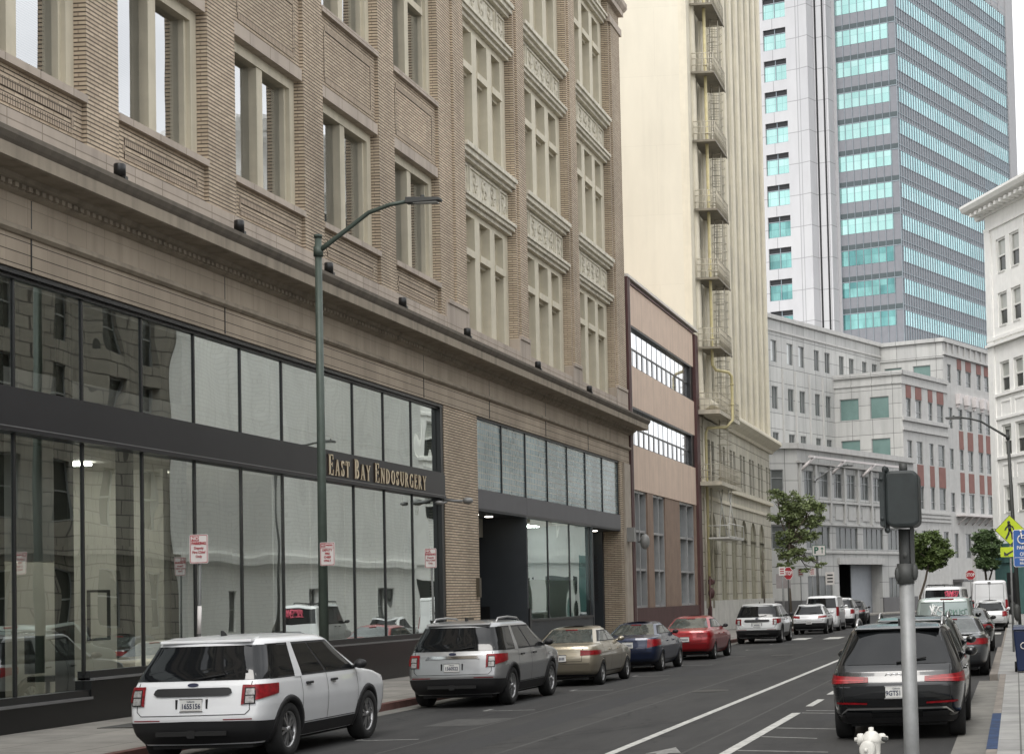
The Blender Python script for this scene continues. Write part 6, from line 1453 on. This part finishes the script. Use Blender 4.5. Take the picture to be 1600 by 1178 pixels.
def small_sign(label, x, y, zc, w, h, mt='sign_white', lines=(), post='galv', dz=0, name='traffic_sign', rz=0, col='sign_red'):
    t = thing(name, label, 'sign', (x, y, .15), rz); m = MB(); m.tube([(0, .04, 0), (0, .04, zc+h*.4)], .03, 6); m.build('post', post, t, world=False)
    rpanel(t, 'panel', mt, w, h, 0, zc, 0, .008, .03)
    if mt == 'sign_white':
        m = MB()
        for i in range(3): m.box(-w*.32, w*.32, -.011, -.009, zc+h*(.26-.26*i)-h*.06, zc+h*(.26-.26*i)+h*.06)
        m.build('faded_lines', col, t, world=False)
    return t
small_sign('small white and red sign on a thin post just left of the sideways stop sign', -13.35, 98.6, 3.3, .36, .5, lines=())
small_sign('white sign on a thin post between the street tree and the grey lamp post', -13.2, 106, 3.3, .36, .5, lines=())
small_sign('white sign on a thin post just left of the grey lamp post', -13.3, 113, 3.4, .38, .5, lines=())
small_sign('grey back of a square sign beside the sideways stop sign', -13.5, 100.2, 2.75, .85, .85, 'sign_back')
small_sign('two row white notice on a post right of the grey lamp post', -13.0, 121, 3.0, .62, .9, lines=(), col='pole_dark')
# pedestrian crossing sign
t = thing('crossing_sign', 'fluorescent yellow diamond sign with a walking figure at the right edge', 'sign', (-.12, 53, .15))
m = MB(); m.tube([(.0, .05, 0), (.0, .05, 4.2)], .035, 8); m.build('post', 'galv', t, world=False)
m = MB(); z = 3.72; q = .46; m.ext([(0, 0, z-q), (q, 0, z), (0, 0, z+q), (-q, 0, z)], (0, .01, 0)); m.build('edge', 'pole_dark', t, world=False)
m = MB(); q = .44; m.ext([(0, -.008, z-q), (q, -.008, z), (0, -.008, z+q), (-q, -.008, z)], (0, .006, 0)); m.build('panel', 'sign_yellow', t, world=False)
m = MB(); Y_ = -.02
m.lathe([(.001, 0), (.045, 0), (.045, .006), (.001, .006)], (-.03, Y_, z+.24), 14, 'y')
for pts, r in (([(-.02, z+.17), (.0, z+.0)], .05), ([(.0, z+.02), (-.05, z-.12), (-.12, z-.26)], .028), ([(.0, z+.02), (.06, z-.1), (.07, z-.27)], .028), ([(-.02, z+.15), (-.11, z+.08), (-.15, z-.0)], .02), ([(0, z+.15), (.09, z+.09), (.12, z+.0)], .02)):
    for i in range(len(pts)-1):
        (a, b), (c, d) = pts[i], pts[i+1]; l = math.hypot(c-a, d-b); nx, nz_ = -(d-b)/l*r, (c-a)/l*r; ex, ez = (c-a)/l*r*.4, (d-b)/l*r*.4
        m.ext([(a-nx-ex, Y_, b-nz_-ez), (c-nx+ex, Y_, d-nz_+ez), (c+nx+ex, Y_, d+nz_+ez), (a+nx-ex, Y_, b+nz_-ez)], (0, .004, 0))
m.build('walking_figure', 'pole_dark', t, world=False)
rpanel(t, 'arrow_plate', 'sign_yellow', .62, .3, 0, 3.05, -.002, .01, .03)
m = MB(); m.ext([(-.2, -.018, 2.94), (-.2, -.018, 3.06), (-.12, -.018, 3.0), (.18, -.018, 3.16), (.2, -.018, 3.12), (-.09, -.018, 2.96), (-.05, -.018, 2.93)], (0, .004, 0)); m.build('arrow', 'pole_dark', t, world=False)
# accessible parking sign
t = thing('parking_sign', 'blue accessible parking sign cut off by the right edge of the picture', 'sign', (.14, 21.6, .15)); z = 2.44
m = MB(); m.tube([(.0, .04, 0), (.0, .04, z+.22)], .03, 10); m.build('post', 'galv', t, world=False)
rpanel(t, 'panel_edge', 'sign_white', .31, .465, 0, z, 0, .004, .025); rpanel(t, 'panel', 'sign_blue', .295, .45, 0, z, -.0042, .003, .022)
m = MB(); Y_ = -.012; cx_, cz_ = -.04, z+.11
m.tube([(cx_+.055*math.cos(a), Y_, cz_+.055*math.sin(a)) for a in [R_(120+24*k) for k in range(11)]], .009, 6)
m.tube([(cx_-.012, Y_, cz_+.085), (cx_-.008, Y_, cz_+.015), (cx_+.045, Y_, cz_+.015), (cx_+.065, Y_, cz_-.05), (cx_+.085, Y_, cz_-.045)], .009, 6); m.tube([(cx_-.01, Y_, cz_+.05), (cx_+.035, Y_, cz_+.05)], .008, 6); m.ell((cx_-.015, Y_, cz_+.105), (.015, .006, .015), 10, 6)
m.build('wheelchair_symbol', 'sign_white', t, world=False)
for s_, zz, sz in (('PARKING', z+.005, .062), ('ONLY', z-.075, .066), ('MINIMUM', z-.145, .042), ('FINE $250', z-.19, .042)): add_text('lettering', s_, sz, 'sign_white', t, (0, -.010, zz), bold=.001, sx=.85)
panel(t, 'divider', 'sign_white', .28, .005, 0, z-.115, .009)
# parking meters
for lab, x, y in (('single space parking meter beside the tall white cargo van', -.12, 60), ('single space parking meter behind the blue cart', .02, 50)):
    t = thing('parking_meter', lab, 'parking meter', (x, y, .15), 0, 'parking meters'); m = MB(); m.tube([(0, 0, 0), (0, 0, 1.05)], .03, 8); m.build('post', 'galv', t, world=False)
    m = MB(); m.lathe([(.001, 1.0), (.06, 1.02), (.095, 1.12), (.10, 1.3), (.085, 1.40), (.04, 1.47), (.001, 1.48)], (0, 0, 0), 14); m.build('meter_head', 'pole_dark', t, world=False)
# blue cart
t = thing('waste_cart', 'dark blue plastic waste cart on the right pavement', 'bin', (.22, 40.2, .15)); 
m = MB(); m.hexa([(-.24, -.28, .03), (.24, -.28, .03), (.24, .28, .1), (-.24, .28, .1), (-.31, -.36, .98), (.31, -.36, .98), (.31, .36, .98), (-.31, .36, .98)]); m.build('body', 'bin_blue', t, world=False, bevel=.03)
m = MB(); m.hexa([(-.34, -.40, .985), (.34, -.40, .985), (.34, .40, .985), (-.34, .40, .985), (-.30, -.34, 1.06), (.30, -.34, 1.06), (.30, .36, 1.09), (-.30, .36, 1.09)]); m.build('lid', 'bin_blue', t, world=False, bevel=.02)
for sx in (-1, 1): m = MB(); m.lathe([(.001, -.03), (.12, -.03), (.12, .03), (.001, .03)], (sx*.27, .28, .12), 16, 'x'); m.build('wheel', 'tyre_rubber', t, world=False)
m = MB(); m.tube([(-.08+.07*math.cos(a), -.352, .62+.07*math.sin(a)) for a in [2*math.pi*k/12 for k in range(11)]], .012, 5, False); m.build('recycling_mark', 'sign_white', t, world=False)
# hydrant
hx, hy = -1.42, 16.5
t = thing('fire_hydrant', 'white fire hydrant at the bottom edge in front of the black car', 'hydrant', (hx, hy, .15))
m = MB(); m.lathe([(.17, 0), (.17, .04), (.12, .06), (.115, .40), (.14, .42), (.14, .46), (.115, .48), (.12, .58), (.125, .62)], (0, 0, 0), 24); m.build('barrel', 'hydrant_white', t, world=False)
m = MB(); m.lathe([(.125, .62), (.135, .635), (.13, .66), (.10, .715), (.06, .745), (.035, .75), (.035, .79), (.001, .795)], (0, 0, 0), 24)
for k in range(8): a = 2*math.pi*k/8; m.lathe([(.001, 0), (.014, 0), (.014, .03), (.001, .03)], (.118*math.cos(a), .118*math.sin(a), .635), 6)
m.build('bonnet', 'hydrant_white', t, world=False)
def nozzle(ang, z, r, L, nut=True, nm='outlet_cap', mt='hydrant_white'):
    m = MB(); m.lathe([(r*.72, .06), (r*.72, L*.55), (r, L*.57), (r*1.04, L*.72), (r, L*.92), (r*.75, L), (.001, L)], (0, 0, 0), 20, 'y')
    m.lathe([(.028, L), (.024, L+.035), (.001, L+.036)], (0, 0, 0), 6, 'y')
    rot = Matrix.Rotation(ang, 4, 'Z'); m.v = [tuple((rot@Vector(p))+Vector((0, 0, z))) for p in m.v]; return m.build(nm, mt, t, world=False)
nozzle(R_(180-14), .55, .105, .22); nozzle(R_(95), .66, .065, .19); nozzle(R_(-62), .66, .055, .2)
m = MB(); m.tube([(-.13, -.1, .62), (-.17, -.13, .5), (-.12, -.16, .42), (-.05, -.17, .45)], .008, 5); m.build('cap_chain', 'pole_dark', t, world=False)
m = MB(); m.tube([(.13, .03, .66), (.21, .04, .64)], .03, 8); m.build('outlet_nut', 'pole_dark', t, world=False)
t.scale = (.72, .72, .84)
# pedestrian signal
px_, py_ = -.755, 12.0
t = thing('pedestrian_signal', 'dark pedestrian signal box on a galvanised pole in the foreground', 'signal', (px_, py_, .15))
m = MB(); m.tube([(0, 0, 0), (0, 0, 2.02)], [.055, .052], 24); m.lathe([(.14, 0), (.14, .03), (.07, .06)], (0, 0, 0), 16); m.build('pole', 'galv', t, world=False)
m = MB(); m.tube([(-.005, 0, 2.0), (-.005, 0, 2.38)], .042, 16); m.tube([(-.005, 0, 2.0), (-.005, 0, 2.14)], .060, 12); m.box(.035, .062, -.03, .03, 2.05, 2.5); m.lathe([(.001, -.02), (.02, -.02), (.02, 0)], (0, -.05, 2.2), 8, 'y'); m.ell((-.06, -.03, 2.07), (.02, .02, .05), 8, 6); m.ell((.06, -.02, 2.08), (.025, .03, .06), 8, 6)
m.build('mounting_bracket', 'pole_dark', t, world=False)
m = MB(); m.ext([(a-.005, -.19, b) for a, b in rrect(.23, .385, .05, 0, 2.585, 5)], (0, .38, 0)); m.build('housing', 'signal_black', t, world=False, bevel=.02)
m = MB(); m.box(-.155, -.125, -.22, .22, 2.40, 2.77); m.box(-.125, -.118, -.2, .2, 2.38, 2.79); m.ell((-.118, -.16, 2.79), (.02, .03, .025), 8, 6); m.ell((-.118, -.02, 2.79), (.02, .05, .03), 8, 6); m.ell((-.11, -.16, 2.37), (.02, .04, .02), 8, 6)
for zz in (2.45, 2.72): m.lathe([(.001, -.01), (.012, -.01), (.012, 0)], (-.14, -.22, zz), 8, 'y')
m.build('visor', 'signal_black', t, world=False)
m = MB(); m.tube([(.0, 0, 2.77), (.0, 0, 2.84)], .03, 10); m.build('cap', 'pole_dark', t, world=False)
# bollard
t = thing('bollard', 'yellow steel bollard beside the garage entrance', 'bollard', (*org(4.2, 1.4), .12)); m = MB(); m.lathe([(.11, 0), (.11, 1.05), (.06, 1.12), (.001, 1.13)], (0, 0, 0), 12); m.build('post', 'hyd_yellow', t, world=False)
# ---------------------------------------------------------------- trees
mat('leaf_light', (.16, .20, .08), .55, var=.45, vscale=2.5); mat('leaf_mid', (.12, .17, .05), .5, var=.45, vscale=2); mat('leaf_dark', (.09, .14, .055), .5, var=.45, vscale=2); mat('bark', (.10, .08, .06), .9, var=.3, vscale=6)
def tree(label, base, clumps, trunk, n, ls, mt, seed, tips=True):
    rnd = random.Random(seed); t = thing('street_tree', label, 'tree', base, 0, 'street trees')
    m = MB(); B = Vector(base)
    for path, rr in trunk: m.tube([tuple(Vector(p)) for p in path], rr, 7)
    top = Vector(trunk[0][0][-1])
    for c, r in clumps:
        c = Vector(c); mid = (top+c)/2+Vector((rnd.uniform(-.2, .2), rnd.uniform(-.2, .2), -.1)); m.tube([tuple(top), tuple(mid), tuple(c)], [.06, .04, .015], 5)
        for k in range(4): d = Vector((rnd.gauss(0, 1), rnd.gauss(0, 1), rnd.gauss(0, 1))).normalized(); m.tube([tuple((mid+c)/2), tuple(c+d*r[0]*.7)], [.02, .006], 4)
    m.build('trunk', 'bark', t)
    m = MB(); tot = sum(r[0]*r[1]*r[2] for c, r in clumps)
    for c, r in clumps:
        c = Vector(c); k = int(n*(r[0]*r[1]*r[2])/tot)
        subs = [(Vector((rnd.gauss(0, 1), rnd.gauss(0, 1), rnd.gauss(0, 1))).normalized()*rnd.uniform(.45, 1.0)) for _ in range(max(6, k//45))]
        for i in range(k):
            s_ = rnd.choice(subs); p = s_+Vector((rnd.gauss(0, .16), rnd.gauss(0, .16), rnd.gauss(0, .13)))
            q = c+Vector((p.x*r[0], p.y*r[1], p.z*r[2])); a = Vector((rnd.gauss(0, 1), rnd.gauss(0, 1), rnd.gauss(0, .6))).normalized(); b = a.cross(Vector((rnd.gauss(0, 1), rnd.gauss(0, 1), rnd.gauss(0, 1)))).normalized(); L_ = ls*rnd.uniform(.6, 1.3)
            m.poly([q-a*L_, q+b*L_*.45, q+a*L_, q-b*L_*.45])
    m.build('crown', mt, t)
def pxw(x, y, Y, hz=None):
    d = cam.matrix_world.to_3x3() @ Vector(((x-CX)/F, -(y-CY)/F, -1)); k = Y/d.y; return (d.x*k, Y, HC+d.z*k)
def cl(L_, Y, dy=0): return [((lambda q: (q[0], q[1]+dy*((i % 3)-1), q[2]))(pxw(x, y, Y)), (r, r*1.0, r*rz_)) for i, (x, y, r, rz_) in enumerate(L_)]
Yt = 104
tree('sparse light green street tree beside the cream stone front', (-13.6, Yt, .15), cl([(1216, 775, .62, .7), (1233, 782, .8, .8), (1252, 790, .9, .75), (1272, 795, .75, .7), (1268, 815, .8, .7), (1240, 808, .9, .8), (1218, 805, .6, .9), (1285, 812, .4, .6), (1232, 836, .85, .8), (1256, 838, .75, .7), (1272, 835, .5, .6), (1224, 862, .75, .8), (1246, 866, .7, .7), (1262, 872, .6, .5), (1280, 882, .5, .45), (1232, 884, .6, .5), (1262, 890, .5, .35)], Yt, .5), [([(-13.6, Yt, .15), (-13.65, Yt, 2.2), (-13.75, Yt, 3.6), (-13.6, Yt, 5.2)], [.12, .1, .08, .06])], 10500, .10, 'leaf_light', 1)
Yt = 150
b2 = pxw(1436, 930, Yt); tree('round dense green tree right of the signal box', (b2[0], Yt, .12), cl([(1440, 845, .85, .8), (1455, 838, .8, .7), (1468, 850, .9, .8), (1476, 866, .75, .8), (1460, 868, 1.0, .9), (1442, 868, .95, .9), (1430, 858, .7, .8), (1436, 882, .7, .6), (1454, 886, .8, .5), (1470, 880, .7, .6)], Yt, .6), [([(b2[0], Yt, .1), (b2[0]+.1, Yt, 1.6), (b2[0]+.6, Yt, 3.0), pxw(1452, 875, Yt)], [.13, .11, .1, .07])], 15000, .13, 'leaf_mid', 2)
Yt = 136
b3 = pxw(1545, 930, Yt); tree('dark dense tree behind the stop sign and cargo van', (b3[0], Yt, .12), cl([(1532, 840, .7, .8), (1543, 834, .65, .7), (1553, 845, .6, .8), (1538, 858, .85, .9), (1551, 862, .7, .8), (1528, 855, .45, .8), (1540, 878, .8, .7), (1553, 880, .55, .7), (1546, 888, .5, .5)], Yt, .5), [([(b3[0], Yt, .1), (b3[0]-.1, Yt, 2.2), pxw(1538, 880, Yt)], [.12, .1, .08]), ([(b3[0]-.1, Yt, 2.2), pxw(1552, 885, Yt)], [.08, .06])], 14000, .12, 'leaf_dark', 3)
